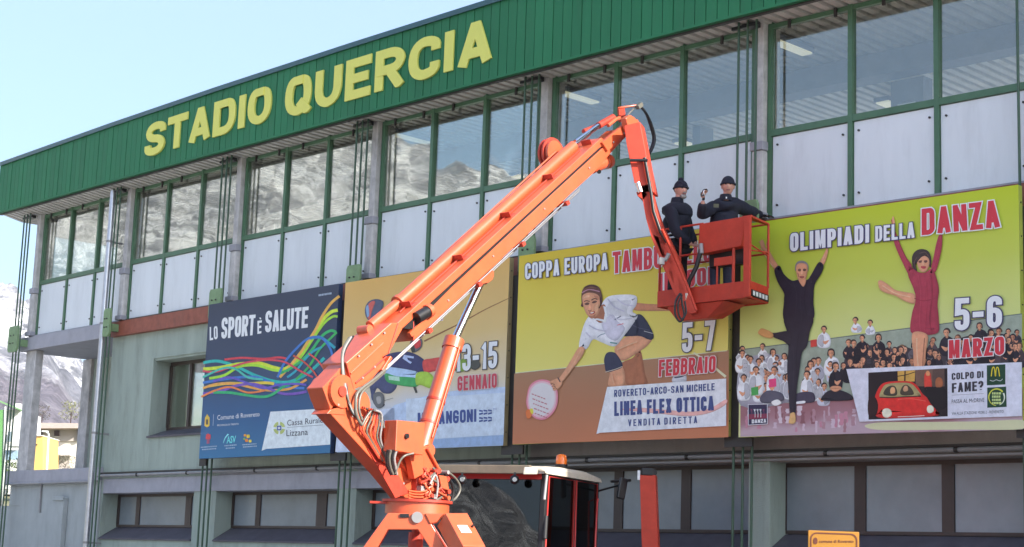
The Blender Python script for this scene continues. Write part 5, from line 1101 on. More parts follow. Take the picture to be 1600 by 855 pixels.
for i in range(9):
    x=648+rnd.random()*46; y=728+rnd.random()*40
    hose([(x,y),(x+rnd.uniform(-8,8),y+8),(x+rnd.uniform(-10,10),y+16),(x+rnd.uniform(-6,10),y+24)],.010+.004*rnd.random(),(M_OR,M_ORD,M_OR,M_WPIPE)[i%4],LIFT,(.16,.2),'hydraulic_pipe')
for q in range(4): hose([(638,766+q*4),(650,768+q*4.2),(664,767+q*4.2),(672,760+q*3),(678,748)],.012,M_OR,LIFT,(.14,.18),'hydraulic_pipe')
hose([(684,736),(700,738),(714,750),(719,764),(712,778),(701,784)],.014,M_WPIPE,LIFT,(.1,.1)); hose([(686,740),(700,746),(708,762),(706,780),(700,790)],.018,M_BLK,LIFT,(.14,.1))
hose([(672,756),(680,742),(684,756),(682,776)],.014,M_PIPE,LIFT,(.2,.2)); 
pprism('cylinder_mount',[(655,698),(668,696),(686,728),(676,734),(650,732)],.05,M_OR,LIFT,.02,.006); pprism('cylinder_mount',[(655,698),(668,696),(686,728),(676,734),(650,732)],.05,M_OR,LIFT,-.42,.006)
mb=MB(); mb.tube([BPn(668,700,.05),BPn(684,730,.05),BPn(700,752,.05)],.018,8); mb.build('mount_brace',M_OR,LIFT)
pprism('valve_bracket',[(686,742),(698,744),(702,766),(690,762)],.02,M_OR,LIFT,.2,.004)
# turntable and pedestal
ZT0=at(650,785,21).z; ZT1=at(650,803,21).z; PC=at(651,795,21); PC=Vector((PC.x,PC.y+.1,0))
mb=MB(); mb.tube([Vector((PC.x,PC.y,ZT1)),Vector((PC.x,PC.y,ZT0))],.365,40,smooth=True); mb.build('turntable',M_OR,LIFT,.006)
mb=MB(); mb.tube([Vector((PC.x,PC.y,ZT0+.001)),Vector((PC.x,PC.y,ZT0+.03))],.40,40,smooth=True); mb.box(Vector((PC.x-.42,PC.y-.05,ZT0-.012)),.22,.16,.025); mb.build('slew_plate',M_ORD,LIFT)
def fprism(name,pts,Y,dep,m,bevel=.008,parent=LIFT): 
    mb=MB(); mb.prism([at(x,y,Y) for x,y in pts],Vector((0,dep,0))); return mb.build(name,m,parent,bevel)
for Y in (20.62,):
    fprism('a_frame',[(606,801),(664,802),(700,862),(676,862),(653,827),(606,827),(586,862),(562,862)],Y,.06,M_OR)
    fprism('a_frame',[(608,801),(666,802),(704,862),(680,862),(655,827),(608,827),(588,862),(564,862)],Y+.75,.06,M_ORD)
fprism('frame_top',[(607,801.5),(690,802),(688,806),(607,805)],20.69,.70,M_OR)
fprism('frame_slot',[(625,802.5),(639,802.5),(639,808),(625,808)],20.60,.015,M_BLK,0)
mb=MB(); c=at(652,808,20.6); mb.tube([c,c-Vector((0,.012,0))],.062,24); mb.build('round_plate',M_PIPE,LIFT)
mb=MB(); mb.tube([Vector((PC.x,PC.y,.6)),Vector((PC.x,PC.y,ZT1-.2))],.085,20); mb.tube([Vector((PC.x,PC.y,ZT1-.2)),Vector((PC.x,PC.y,ZT1))],.05,14); mb.build('centre_post',M_ORD,LIFT)
g=[at(562,862,20.62),at(700,862,20.62)]
for x0,x1 in ((g[0].x,g[0].x-.62),(g[1].x-.08,g[1].x+.62)):
    for yy in (20.62*S,21.4*S):
        mb=MB(); z=g[0].z; mb.box8([Vector((x1-.1,yy,.62)),Vector((x1+.1,yy,.62)),Vector((x1+.1,yy+.06,.62)),Vector((x1-.1,yy+.06,.62)),Vector((x0-.0,yy,z-.002)),Vector((x0+.18,yy,z-.002)),Vector((x0+.18,yy+.06,z-.002)),Vector((x0,yy+.06,z-.002))]); mb.build('frame_leg',M_OR,LIFT)
mb=MB(); mb.box(Vector((PC.x,PC.y+.1,.55)),2.6,1.5,.14); ch=mb.build('chassis',M_ORD,LIFT,.01)
for sx in(-1,1):
    for sy in(-1,1):
        mb=MB(); c=Vector((PC.x+sx*.95,PC.y+.1+sy*.85,.40)); mb.tube([c-Vector((0,.12,0)),c+Vector((0,.12,0))],.40,26); w=mb.build('wheel',M_BLK,LIFT,.03); mb=MB(); mb.tube([c-Vector((0,.13,0)),c+Vector((0,.13,0))],.2,20); mb.build('rim',M_OR,w)
# sloping tool box on the right leg
P1,P2,P3,P4=at(696,801,20.55),at(730,801,20.75),at(759,854,20.5),at(724,853,20.3); nn=(P2-P1).cross(P4-P1).normalized(); nn=nn if nn.y<0 else -nn
mb=MB(); mb.prism([P1,P2,P3,P4],-nn*.16-Vector((.02,0,.04))); tb=mb.build('tool_box',M_OR,LIFT,.008)
f=lambda a,b:(P1*(1-a)*(1-b)+P2*a*(1-b)+P3*a*b+P4*(1-a)*b)
mb=MB(); mb.prism([f(a,b)+nn*.002 for a,b in((.22,.38),(.66,.38),(.70,.60),(.24,.60))],nn*.003); mb.build('sticker',M_PANEL,tb)
mb=MB(); mb.tube([f(.86,.42),f(.86,.42)+nn*.03],.014,8); mb.build('box_knob',M_BLK,tb)
fprism('leg_gusset',[(664,802),(694,802),(682,816),(672,818)],20.6,.25,M_OR)
# raised stabiliser leg standing right of the cab
mb=MB(); q=[(999.5,741),(1024,741),(1029,870),(1003,870)]; mb.prism([at(x,y,25.7) for x,y in q],Vector((.05,.26,0))); st=mb.build('stabiliser_leg',M_ORSHADE,LIFT,.012)
a=at(1003,870,25.7); mb=MB(); mb.box(Vector((a.x+.13,a.y+.13,(a.z)/2)),.24,.24,a.z-.002); mb.build('stabiliser_foot',M_ORSHADE,LIFT)
mb=MB(); mb.box(at(1011,737,25.75),.16,.12,.10); mb.tube([at(1021,738,25.7),at(1021,738,26.0)],.05,12); mb.build('leg_head',M_BLK,st,.01)
mb=MB(); mb.box(at(998,742,25.7),.035,.03,.13); mb.build('leg_tag',M_PANEL,st)
# ------------------------------------------------------------------ tractor parked behind the lift
TR=thing('tractor','red tractor with a white cab roof and orange beacon parked behind the boom lift','tractor',Vector((at(760,800,26).x,26*S,0)))
M_CABR=mat('red_cab_frame',(.50,.035,.03),rough=.35,coat=.4,var=.06); M_ROOFW=mat('cream_cab_roof',(.55,.50,.42),rough=.45,var=.08,scale=6,dirt=.35)
M_TGLASS=glass('tinted_cab_glass',(.22,.24,.24),.04); M_DARKI=mat('black_cab_lining',(.014,.014,.016),rough=.6)
M_BEAC=mat('beacon_orange',(.85,.17,.01),rough=.15,var=0,coat=.5)
# cab box: front face towards the lift, right side recedes; a=along front, b=back
FL,FR_=at(690,742,25.2),at(852,739,24.5); RB_=at(951,748,26.1)
FL.z=RB_.z=FR_.z-.01; FR_.z=FL.z; ax=(FR_-FL).normalized(); bx=Vector((-ax.y,ax.x,0)); LB=1.86; FW=(FR_-FL).length
def tp(a,b,z): return Vector((FL.x,FL.y,0))+ax*a*FW+bx*b*LB+Vector((0,0,z))
zr=FL.z+.0; zg=1.15
def tquad(name,pts,th,m,parent=TR,bevel=0,dirn=None):
    mb=MB(); mb.prism(pts,dirn*th); return mb.build(name,m,parent,bevel)
# roof: shallow cream cap with rounded nose
mb=MB(); lay=[]; 
prof=[(-.05,.0),(-.075,.035),(-.06,.085),(.0,.10),(.25,.12),(.7,.12),(1.0,.06),(1.02,.0)]
n=len(prof); vs=[]
sl2=[(-.035,.55),(-.03,.9),(.0,1),(.5,1.06),(1.0,1),(1.03,.9),(1.035,.55)]
for a,h in sl2:
    for b,z in prof: vs.append(tp(a,b,zr+z*h))
mb.add(vs,[(i*n+k,(i+1)*n+k,(i+1)*n+k+1,i*n+k+1) for i in range(len(sl2)-1) for k in range(n-1)],None,True)
mb.add([tp(a,b,zr-.0) for a,h in sl2 for b,z in (prof[0],prof[-1])],[(2*i,2*i+1,2*i+3,2*i+2) for i in range(len(sl2)-1)])
mb.add(vs[:n],[tuple(range(n))]); mb.add(vs[-n:],[tuple(range(n))])
rf=mb.build('cab_roof',M_ROOFW,TR)
mb=MB(); mb.box8([tp(-.02,-.052,zr-.002),tp(1.02,-.052,zr-.002),tp(1.02,-.07,zr-.002),tp(-.02,-.07,zr-.002),tp(-.02,-.05,zr+.02),tp(1.02,-.05,zr+.02),tp(1.02,-.07,zr+.02),tp(-.02,-.07,zr+.02)]); mb.build('roof_trim',M_PIPE,rf)
mb=MB(); mb.box8([tp(-.03,-.09,zr-.012),tp(.90,-.09,zr-.012),tp(.90,-.06,zr-.012),tp(-.03,-.06,zr-.012),tp(-.03,-.085,zr+.105),tp(.90,-.085,zr+.105),tp(.90,-.05,zr+.105),tp(-.03,-.05,zr+.105)]); mb.build('roof_visor',mat('shaded_beige_visor',(.20,.16,.115),rough=.7,var=.15,dirt=.4),TR,.012)  # beige front strip, its colour darkened further to paint shade on the roof front
c=tp(.93,.42,zr+.15); mb=MB(); mb.tube([c,c+Vector((0,0,.03))],.085,18); mb.build('beacon_base',M_BLK,TR)
mb=MB(); mb.tube([c+Vector((0,0,.031)),c+Vector((0,0,.10)),c+Vector((0,0,.155)),c+Vector((0,0,.17))],[.078,.078,.066,.03],20); mb.build('beacon',M_BEAC,TR)
# pillars and cross bars
def bar(name,p,q,w,m,parent=TR): 
    mb=MB(); d=(q-p); L_=d.length; r=d.to_track_quat('Z','Y').to_matrix(); mb.box((p+q)/2,w,w,L_,r); return mb.build(name,m,parent,.008)
lean=.03
for a,b,nm in ((0,0,'cab_pillar'),(1,0,'cab_pillar'),(1,.985,'cab_pillar'),(0,.985,'cab_pillar'),(1,.52,'door_pillar'),(0,.52,'door_pillar')):
    bar(nm,tp(a,b-(.06 if b==0 else 0),zg),tp(a,b,zr-.001),.06 if b!=0 else .075,M_DARKI if b==0 else M_DARKI)
for (b0,b1) in ((.035,.50),(.545,.955)):
    mb=MB(); pts=[tp(1.018,b0-.05*(b0<.1),zg+.05),tp(1.018,b0,zr-.03),tp(1.018,b1,zr-.03),tp(1.018,b1,zg+.05)]
    mb.tube(pts,.014,8,cap=True); mb.build('door_frame',M_CABR,TR)
    tquad('side_glass',[tp(1.005,b0-.03*(b0<.1),zg+.03),tp(1.005,b0+.004,zr-.02),tp(1.005,b1,zr-.02),tp(1.005,b1,zg+.03)],.006,M_TGLASS,dirn=ax)
    tquad('side_glass',[tp(-.005,b0,zg+.03),tp(-.005,b0,zr-.02),tp(-.005,b1,zr-.02),tp(-.005,b1,zg+.03)],.006,M_TGLASS,dirn=-ax)
tquad('roof_header',[tp(0.02,-.012,zr-.075),tp(.98,-.012,zr-.075),tp(.98,0.0,zr-.002),tp(.02,0.0,zr-.002)],.03,M_CABR,dirn=-bx)
tquad('windscreen',[tp(.03,-.06,zg+.02),tp(.97,-.06,zg+.02),tp(.965,-.008,zr-.078),tp(.035,-.008,zr-.078)],.008,glass('windscreen_glass',(.16,.16,.19),.04),dirn=bx)
tquad('rear_window',[tp(.03,.98,zg+.1),tp(.97,.98,zg+.1),tp(.97,.98,zr-.04),tp(.03,.98,zr-.04)],.006,M_TGLASS,dirn=bx)
mb=MB(); mb.box8([tp(0,0,zr-.04),tp(1,0,zr-.04),tp(1,1,zr-.04),tp(0,1,zr-.04),tp(0,0,zr-.012),tp(1,0,zr-.012),tp(1,1,zr-.012),tp(0,1,zr-.012)]); mb.build('cab_lining',M_DARKI,TR)
mb=MB(); mb.box8([tp(0,0,zg-.25),tp(1,0,zg-.25),tp(1,1,zg-.25),tp(0,1,zg-.25),tp(0,0,zg),tp(1,0,zg),tp(1,1,zg),tp(0,1,zg)]); mb.build('cab_floor',M_DARKI,TR,.01)
# seat, wheel, dash
mb=MB(); c=tp(.5,.6,zg+.45); mb.box(c,.5,.5,.14); mb.build('seat',M_DARKI,TR,.03); mb=MB(); mb.box(c+bx*.22+Vector((0,0,.36)),.46,.12,.62); mb.build('seat_back',M_DARKI,TR,.04)
mb=MB(); c=tp(.5,.22,zg+.75); mb.tube([c+Vector((.19*math.cos(R(t)),.13*math.sin(R(t)),.12*math.sin(R(t)))) for t in range(0,361,20)],.014,8,cap=False); mb.build('steering_wheel',M_BLK,TR)
mb=MB(); mb.box(tp(.5,.10,zg+.45),.5,.25,.6); mb.build('dashboard',M_DARKI,TR,.03)
mb=MB(); mb.box(tp(.86,.05,zg+.5),.22,.2,.42); mb.build('red_lever_box',M_CABR,TR,.03)
# lamps, wiper, mirror
for px,sx in ((722,24.78),(804,24.42)):
    c=at(px,749,sx); mb=MB(); mb.sphere(c,.062,.05,.062); l=mb.build('work_light',M_BLK,TR); mb=MB(); mb.tube([c+Vector((0,-.03,.0)),c+Vector((0,-.056,.0))],.03,12); mb.build('lamp_glass',M_CHROME,l); mb=MB(); mb.box(c+Vector((0,0,.07)),.03,.03,.05); mb.build('lamp_bracket',M_BLK,l)
mb=MB(); mb.box8([at(817,741,24.15),at(838,741,24.15),at(840,741,24.35),at(817,741,24.35),at(819,729.5,24.15),at(838,729,24.15),at(841,733,24.35),at(819,730,24.35)]); mb.build('side_lamp',M_ROOFW,TR,.012)
mb=MB(); mb.tube([tp(1.03,-.03,zr-.02),tp(1.05,-.10,zr-.35)],.02,8); mb.build('exhaust_stay',M_PIPE,TR)
c=at(972,763,25.9); mb=MB(); rot=Matrix.Rotation(.5,3,'Z')@Matrix.Rotation(.18,3,'Y'); mb.box(c,.13,.05,.30,rot); mb.build('mirror',M_BLK,TR,.02)
mb=MB(); mb.tube([tp(1.02,.98,zr-.12),c+Vector((0,0,.06))],.015,8); mb.build('mirror_arm',M_BLK,TR); mb=MB(); mb.tube([tp(1.03,.90,zg+.2),tp(1.05,.90,zr-.28),tp(1.03,.96,zr-.24)],.014,8); mb.build('grab_rail',M_CABR,TR)
mb=MB(); mb.tube([tp(1.03,-.02,zr-.55),tp(1.04,-.05,zr-.85)],.03,8); mb.build('wiper_motor',M_DARKI,TR)
mb=MB(); mb.tube([at(955,752,26.0),at(985,750,26.2)],.02,8); mb.build('rear_lamp_bar',M_BLK,TR)
# bonnet, axles, wheels (below the picture)
mb=MB(); mb.box8([tp(.22,-1.15,.85),tp(.78,-1.15,.85),tp(.78,-.07,.85),tp(.22,-.07,.85),tp(.26,-1.1,1.30),tp(.74,-1.1,1.30),tp(.74,-.07,1.42),tp(.26,-.07,1.42)]); mb.build('bonnet',M_CABR,TR,.05)
mb=MB(); mb.box(tp(.5,0,.75),.5,3.2,.22,Matrix((ax,bx,Vector((0,0,1)))).transposed()); mb.build('chassis',M_BLK,TR,.02)
for b,r_,w_ in ((-.85,.45,.28),(.62,.74,.42)):
    for a in(-.06,1.06):
        c=tp(a,b,r_); mb=MB(); mb.tube([c-ax*w_/2,c+ax*w_/2],r_,30,smooth=False); w=mb.build('wheel',M_BLK,TR,.05); mb=MB(); mb.tube([c-ax*(w_/2+.01),c+ax*(w_/2+.01)],r_*.5,20); mb.build('rim',M_ROOFW,w)
# ------------------------------------------------------------------ two people in the basket
def skinned(vs,es,sub=2,root=0):
    me=bpy.data.meshes.new('s'); me.from_pydata([tuple(v[0]) for v in vs],es,[]); o=bpy.data.objects.new('s',me); COL.objects.link(o)
    o.modifiers.new('k','SKIN'); 
    if not me.skin_vertices: bpy.context.view_layer.objects.active=o
    sv=me.skin_vertices[0].data if me.skin_vertices else None
    for i,v in enumerate(vs):
        sv[i].radius=(v[1],v[2] if len(v)>2 else v[1]); sv[i].use_root=(i==root)
    m=o.modifiers.new('u','SUBSURF'); m.levels=sub; m.render_levels=sub
    dg=bpy.context.evaluated_depsgraph_get(); dg.update(); e=o.evaluated_get(dg); t=e.to_mesh()
    V=[v.co.copy() for v in t.vertices]; F=[tuple(p.vertices) for p in t.polygons]; e.to_mesh_clear(); bpy.data.objects.remove(o); return V,F
M_SKIN=mat('skin',(.58,.31,.235),rough=.5,var=.10,scale=20); M_LIP=mat('lips',(.26,.09,.085),rough=.5); M_EYE=mat('eye_white',(.6,.6,.58),rough=.3); M_NAVY=mat('navy_cloth',(.010,.012,.026),rough=.85,var=.3,scale=10,bump=.5,bscale=14)
M_KNIT=mat('dark_knit_cap',(.016,.018,.034),rough=.95,var=.3,scale=60,bump=.7,bscale=120); M_JEAN=mat('dark_jeans',(.028,.036,.07),rough=.85,var=.25,scale=12,bump=.3); M_TROU=mat('black_trousers',(.011,.012,.018),rough=.9); M_GLOVE=mat('black_glove',(.012,.012,.015),rough=.7); M_BEARD=mat('grey_beard',(.30,.28,.27),rough=.9,var=.3,scale=80); M_HAIRG=mat('grey_hair',(.16,.14,.13),rough=.9)
def head(mb,c,face,size=1.,m=M_SKIN,tilt=0):
    """head with brow, nose, mouth, chin and ears; face = horizontal facing direction"""
    f=Vector(face).normalized(); r=f.cross(Vector((0,0,1))).normalized(); upv=Vector((0,0,1)); rot=Matrix((r,f,upv)).transposed()@Matrix.Rotation(tilt,3,'X')
    nu,nv=28,20; vs=[]
    for j in range(nv+1):
        ph=math.pi*j/nv
        for i in range(nu):
            th=2*math.pi*i/nu; x=math.sin(ph)*math.cos(th)*.076; y=math.sin(ph)*math.sin(th)*.094; z=math.cos(ph)*.122
            if z<0: k=1+z*2.2; x*=k; y*=(1+z*.9)
            fr=max(0,y/.094)
            g=lambda px,pz,sx,sz: math.exp(-((x-px)/sx)**2-((z-pz)/sz)**2)
            if fr>.2:
                y+=g(0,-.018,.013,.028)*.026+g(0,-.03,.016,.010)*.010+g(0,.035,.05,.010)*.006-g(.03,.014,.017,.012)*.012-g(-.03,.014,.017,.012)*.012+g(0,-.062,.024,.008)*.006+g(0,-.10,.026,.016)*.010+(g(.042,-.02,.02,.02)+g(-.042,-.02,.02,.02))*.004
            vs.append(c+rot@Vector((x,y,z))*size)
    mb.add(vs,[(j*nu+i,(j+1)*nu+i,(j+1)*nu+(i+1)%nu,j*nu+(i+1)%nu) for j in range(nv) for i in range(nu)],m,True)
    for s in(-1,1):
        mb.sphere(c+rot@Vector((s*.077,-.005,-.005))*size,.011,.020,.034,8,6,m,rot)
        mb.sphere(c+rot@Vector((s*.030,.079,.012))*size,.013,.008,.008,10,6,M_EYE,rot); mb.sphere(c+rot@Vector((s*.030,.0855,.012))*size,.010,.005,.008,8,6,M_BLK,rot)
        mb.box(c+rot@Vector((s*.031,.090,.033))*size,.040,.012,.012,rot,M_HAIRG)
    mb.box(c+rot@Vector((0,.094,-.064))*size,.050,.010,.013,rot,M_LIP)
    return rot
def hand(mb,wrist,dirn,palm_n,m,curl=.3,size=1.):
    d=Vector(dirn).normalized(); n=Vector(palm_n); n=(n-d*n.dot(d)).normalized(); s=d.cross(n)
    V,F=skinned([(wrist,.026,.022),(wrist+d*.05*size,.036,.020),(wrist+d*.095*size,.038,.017)],[(0,1),(1,2)],2); mb.add(V,F,m,True)
    for k,(o,L_) in enumerate(((-.030,.066),(-.010,.076),(.010,.072),(.029,.058))):
        b0=wrist+(d*.088+s*o)*size; dd=(d+s*o*2).normalized(); p1=b0+dd*L_*.45*size+n*curl*.010; p2=p1+(dd*(1-curl*.5)+n*curl).normalized()*L_*.32*size; p3=p2+(dd*(1-curl)+n*curl*1.6).normalized()*L_*.26*size
        V,F=skinned([(b0,.0105),(p1,.0098),(p2,.009),(p3,.007)],[(0,1),(1,2),(2,3)],1); mb.add(V,F,m,True)
    b0=wrist+(d*.03-s*.028)*size; p1=b0+(d*.03-s*.030)*size; p2=p1+(d*.032-s*.006+n*.008)*size
    V,F=skinned([(b0,.014),(p1,.012),(p2,.009)],[(0,1),(1,2)],1); mb.add(V,F,m,True)
def cap(c,rot,size,pom,parent,m=M_KNIT):
    mb=MB(); nu,nv=24,10; vs=[]
    for j in range(nv+1):
        ph=math.pi*.53*j/nv
        for i in range(nu):
            th=2*math.pi*i/nu; k=1.0+(.05 if j>=nv-1 else 0); vs.append(c+rot@Vector((math.sin(ph)*math.cos(th)*.086*k,math.sin(ph)*math.sin(th)*.104*k-.004,math.cos(ph)*.104+.030-.018*math.sin(th)*0))*size)
    mb.add(vs,[(j*nu+i,(j+1)*nu+i,(j+1)*nu+(i+1)%nu,j*nu+(i+1)%nu) for j in range(nv) for i in range(nu)],m,True)
    rim=[c+rot@Vector((math.cos(R(t))*.088,math.sin(R(t))*.106-.004,.026))*size for t in range(0,361,15)]; mb.tube(rim,.013,8,m,cap=False)
    if pom: mb.sphere(c+rot@Vector((0,-.005,.142))*size,.040,.044,.028,12,8,m,rot)
    o=mb.build('knit_cap',m,parent); return o
fz=BP(5,1.2,ZF+.04).z
def person(label,Y,J,face,torso,pom,beard,trouser,shoe_u):
    g=lambda k: at(J[k][0],J[k][1],Y+(J[k][2] if len(J[k])>2 else 0))
    fs=torso; side=fs.cross(Vector((0,0,1))).normalized()
    hip=g('hip'); foot=Vector((hip.x,hip.y,fz))
    body=MB()
    neck=g('neck'); hc=g('head')
    hips=[hip+side*.09,hip-side*.09]; kn=[Vector((h.x+fs.x*.03,h.y+fs.y*.03,fz+(hip.z-fz)*.53)) for h in hips]; an=[Vector((h.x,h.y,fz+.09)) for h in hips]
    sh=[g('shR'),g('shL')]; el=[g('elR'),g('elL')]; wr=[g('wrR'),g('wrL')]; chest=(sh[0]+sh[1])/2-Vector((0,0,.05)); waist=hip+(chest-hip)*.4
    vs=[(hip,.10,.10),(waist,.10,.10),(chest,.11,.10),(neck,.055,.055),(hc-Vector((0,0,.03)),.055,.06),(sh[0],.055),(el[0],.042),(wr[0],.03),(sh[1],.055),(el[1],.042),(wr[1],.03),(hips[0],.085),(kn[0],.058),(an[0],.04),(hips[1],.085),(kn[1],.058),(an[1],.04)]
    V,F=skinned(vs,[(0,1),(1,2),(2,3),(3,4),(2,5),(5,6),(6,7),(2,8),(8,9),(9,10),(0,11),(11,12),(12,13),(0,14),(14,15),(15,16)]); body.add(V,F,M_SKIN,True)
    rot=head(body,hc,face,1.1)
    hand(body,wr[0],J['hR'],J['nR'],M_SKIN,J.get('cR',.5)); hand(body,wr[1],J['hL'],J['nL'],M_SKIN,J.get('cL',.3))
    bo=body.build('person'); tag(bo,label,'person')
    # trousers
    mb=MB(); V,F=skinned([(hip+Vector((0,0,.05)),.165,.125),(hips[0]-Vector((0,0,.03)),.105,.10),(kn[0],.078),(an[0]-Vector((0,0,.0)),.068),(hips[1]-Vector((0,0,.03)),.105,.10),(kn[1],.078),(an[1],.068)],[(0,1),(1,2),(2,3),(0,4),(4,5),(5,6)]); mb.add(V,F,None,True); mb.build('trousers',trouser,bo)
    for i in (0,1):
        mb=MB(); mb.sphere(Vector((an[i].x+fs.x*.06,an[i].y+fs.y*.06,fz+.045)),.052,.13,.045,12,8,None,Matrix((side,fs,Vector((0,0,1)))).transposed()); mb.build('shoe',M_BLK,bo)
    # jacket: bulky torso and sleeves
    mb=MB(); low=hip-Vector((0,0,J.get('hem',.08)))
    V,F=skinned([(low,.235,.19),(waist,.23,.19),(chest-Vector((0,0,.05)),.245,.19),(chest+Vector((0,0,.07)),.20,.16),(neck-Vector((0,0,.02)),.088,.085),(sh[0],.112),(el[0],.090),(wr[0]-(wr[0]-el[0]).normalized()*.03,.056),(sh[1],.112),(el[1],.090),(wr[1]-(wr[1]-el[1]).normalized()*.03,.056)],[(0,1),(1,2),(2,3),(3,4),(3,5),(5,6),(6,7),(3,8),(8,9),(9,10)]); mb.add(V,F,None,True)
    # creases
    me=mb
    me.v=[tuple(Vector(v)+Vector((noise.noise(Vector(v)*9),noise.noise(Vector(v)*9+Vector((5,0,0))),0))*.016) for v in me.v]
    jk=mb.build('jacket',M_NAVY,bo)
    mb=MB(); cc=neck+Vector((0,0,.005)); mb.tube([cc-Vector((0,0,.05)),cc,cc+Vector((0,0,.04))],[.100,.088,.078],18,cap=False); mb.build('collar',M_NAVY,jk)
    cap(hc,rot,1.12,pom,bo)
    if beard:
        mb=MB(); mb.sphere(hc+rot@Vector((0,.074,-.102)),.050,.036,.036,12,8,M_BEARD,rot); mb.box(hc+rot@Vector((0,.108,-.052)),.05,.012,.012,rot,M_BEARD); mb.build('beard',M_BEARD,bo)
    mb=MB(); mb.tube([hc+rot@Vector((math.cos(R(t))*.077,math.sin(R(t))*.09,.0)) for t in range(200,341,14)],.022,8); mb.build('hair',M_HAIRG,bo)
    return bo,wr,rot
Tn=(BP(5.2,1,6)-BP(4.8,1,6)).normalized(); Nn=(BP(5,1,6)-BP(5,0,6)).normalized()
p1,w1,_=person('man in a navy jacket and bobble cap standing sideways in the basket',25.35,
 dict(head=(1064,297),neck=(1058,314),shR=(1048,327,-.22),shL=(1066,326,.24),elR=(1056,362,-.30),elL=(1074,358,.2),wrR=(1082,383,-.25),wrL=(1088,384,.05),hip=(1057,391),hem=.10,
 hR=Tn-Nn*.1+Vector((0,0,-.2)),nR=Vector((0,0,-1)),hL=Tn,nL=Vector((0,0,-1)),cR=.6,cL=.6),(Tn*.93+Nn*.36),Tn,True,True,M_TROU,0)
p2,w2,r2=person('man in a dark padded jacket and plain beanie, one arm stretched to the green poster',24.95,
 dict(head=(1137.5,291),neck=(1134,309),shR=(1116,322,.0),shL=(1151,321,.1),elR=(1094,337,-.1),elL=(1174,331,.35),wrR=(1099,313,-.3),wrL=(1191,336.5,.65),hip=(1128,386),hem=.06,
 hR=Vector((.05,0,1)),nR=Vector((.6,-.5,0)),hL=(Tn*.8-Nn*.15-Vector((0,0,.12))),nL=Vector((0,0,-1)),cR=.9,cL=.15),(-Vector((at(1137,291,25).x,at(1137,291,25).y,0))+Vector((.5,0,0))),(Nn*.8+Tn*.6).normalized(),False,False,M_JEAN,0)
for o in (p1,p2): o['group']='people working in the lift basket'
def glove(w,d,n,curl,parent):
    mb=MB(); hand(mb,w,d,n,None,curl,1.13); 
    mb.v=[tuple(v) for v in mb.v]; mb.m=[0]*len(mb.m); mb.build('glove',M_GLOVE,parent)
glove(w2[0],Vector((.05,0,1)),Vector((.6,-.5,0)),.9,p2); glove(w2[1],(Tn*.8-Nn*.15-Vector((0,0,.12))),Vector((0,0,-1)),.15,p2)
mb=MB(); A=[at(1103-3.5*math.cos(R(t))*1.0,300-6*math.sin(R(t)),24.6) for t in range(-70,71,20)]; mb.tube(A,[.002,.004,.006,.006,.006,.006,.004,.002],8); tl=mb.build('curved_blade',M_CHROME); tag(tl,'small curved shiny tool held up by the man in the beanie','hand tool')
mb=MB(); c=at(1135,308.5,24.6); mb.box(c,.016,.01,.022); mb.build('zip_pull',M_PANEL,p2); mb=MB(); mb.box(at(1119,321,24.55),.07,.008,.05); mb.build('chest_badge',mat('olive_badge',(.10,.10,.06),rough=.7),p2)
# ------------------------------------------------------------------ yellow notice board near the camera
M_SIGN=mat('yellow_sign',(.34,.15,.010),rough=.45,var=.05); M_SIGNE=mat('sign_edge',(.60,.42,.22),rough=.5)
s0,s1,s2,s3=at(1263,871,14),at(1345,871,14),at(1342.5,830,14),at(1263,829.5,14); SN=thing('notice_sign','yellow municipal notice sign with a dark rounded border at the bottom edge','sign',Vector((at(1303,850,14).x,14*S,0)))
n_=Vector((0,-1,0)); mb=MB(); Z=at(1303,829.5,14).z; X0_,X1_=s3.x,s2.x; Hs=.62; Yp=14*S
Q=lambda a,b,l=0: Vector((X0_+(X1_-X0_)*a,Yp-l,Z-Hs*(1-b)))
mb.prism([Q(0,0),Q(1,0),Q(1,1),Q(0,1)],Vector((0,.02,0))); mb.build('sign_panel',M_SIGN,SN,.004)
mb=MB()
def rrect(i,r): 
    o=[]; w_=(X1_-X0_)
    for (cx,cz,a0) in ((w_-i-r,Hs-i-r,0),(i+r,Hs-i-r,90),(i+r,i+r,180),(w_-i-r,i+r,270)):
        for k in range(7): a=R(a0+15*k); o.append((cx+r*math.cos(a),cz+r*math.sin(a)))
    return o
oo,ii=rrect(.014,.05),rrect(.024,.042); N=len(oo); L3=lambda p,l: Vector((X0_+p[0],Yp-l,Z-Hs+p[1]))
mb.add([L3(p,.003) for p in oo]+[L3(p,.003) for p in ii],[(i,(i+1)%N,(i+1)%N+N,i+N) for i in range(N)]); mb.build('sign_border',mat('sign_ink',(.10,.02,.008),rough=.5,var=0),SN)
class PS:
    n=Vector((0,-1,0))
    def __call__(s,px,py,l=0): return at(px,py,14)+Vector((0,-l,0))
P=PS(); P.P0=None
ik=MATS['sign_ink']
ftext(P,'comune di Rovereto',[(1279.5,847.6),(1334,847.6),(1334,843),(1279.5,843)],ik,.003,'lettering',SN,.012)
mb=MB(); shape(mb,P,[(1271,842),(1274,839.5),(1277,842),(1277,848),(1274,850),(1271,848)],ik,.003); mb.build('printed_crest',None,SN)
mb=MB(); mb.tube([Vector((at(1303,850,14).x,Yp+.035,0)),Vector((at(1303,850,14).x,Yp+.035,Z-.05))],.024,12); mb.build('sign_post',M_GALV,SN)
mb=MB(); mb.tube([Vector((at(1303,850,14).x,Yp+.035,0)),Vector((at(1303,850,14).x,Yp+.035,.04))],.16,20); mb.build('post_foot',M_PIPE,SN)
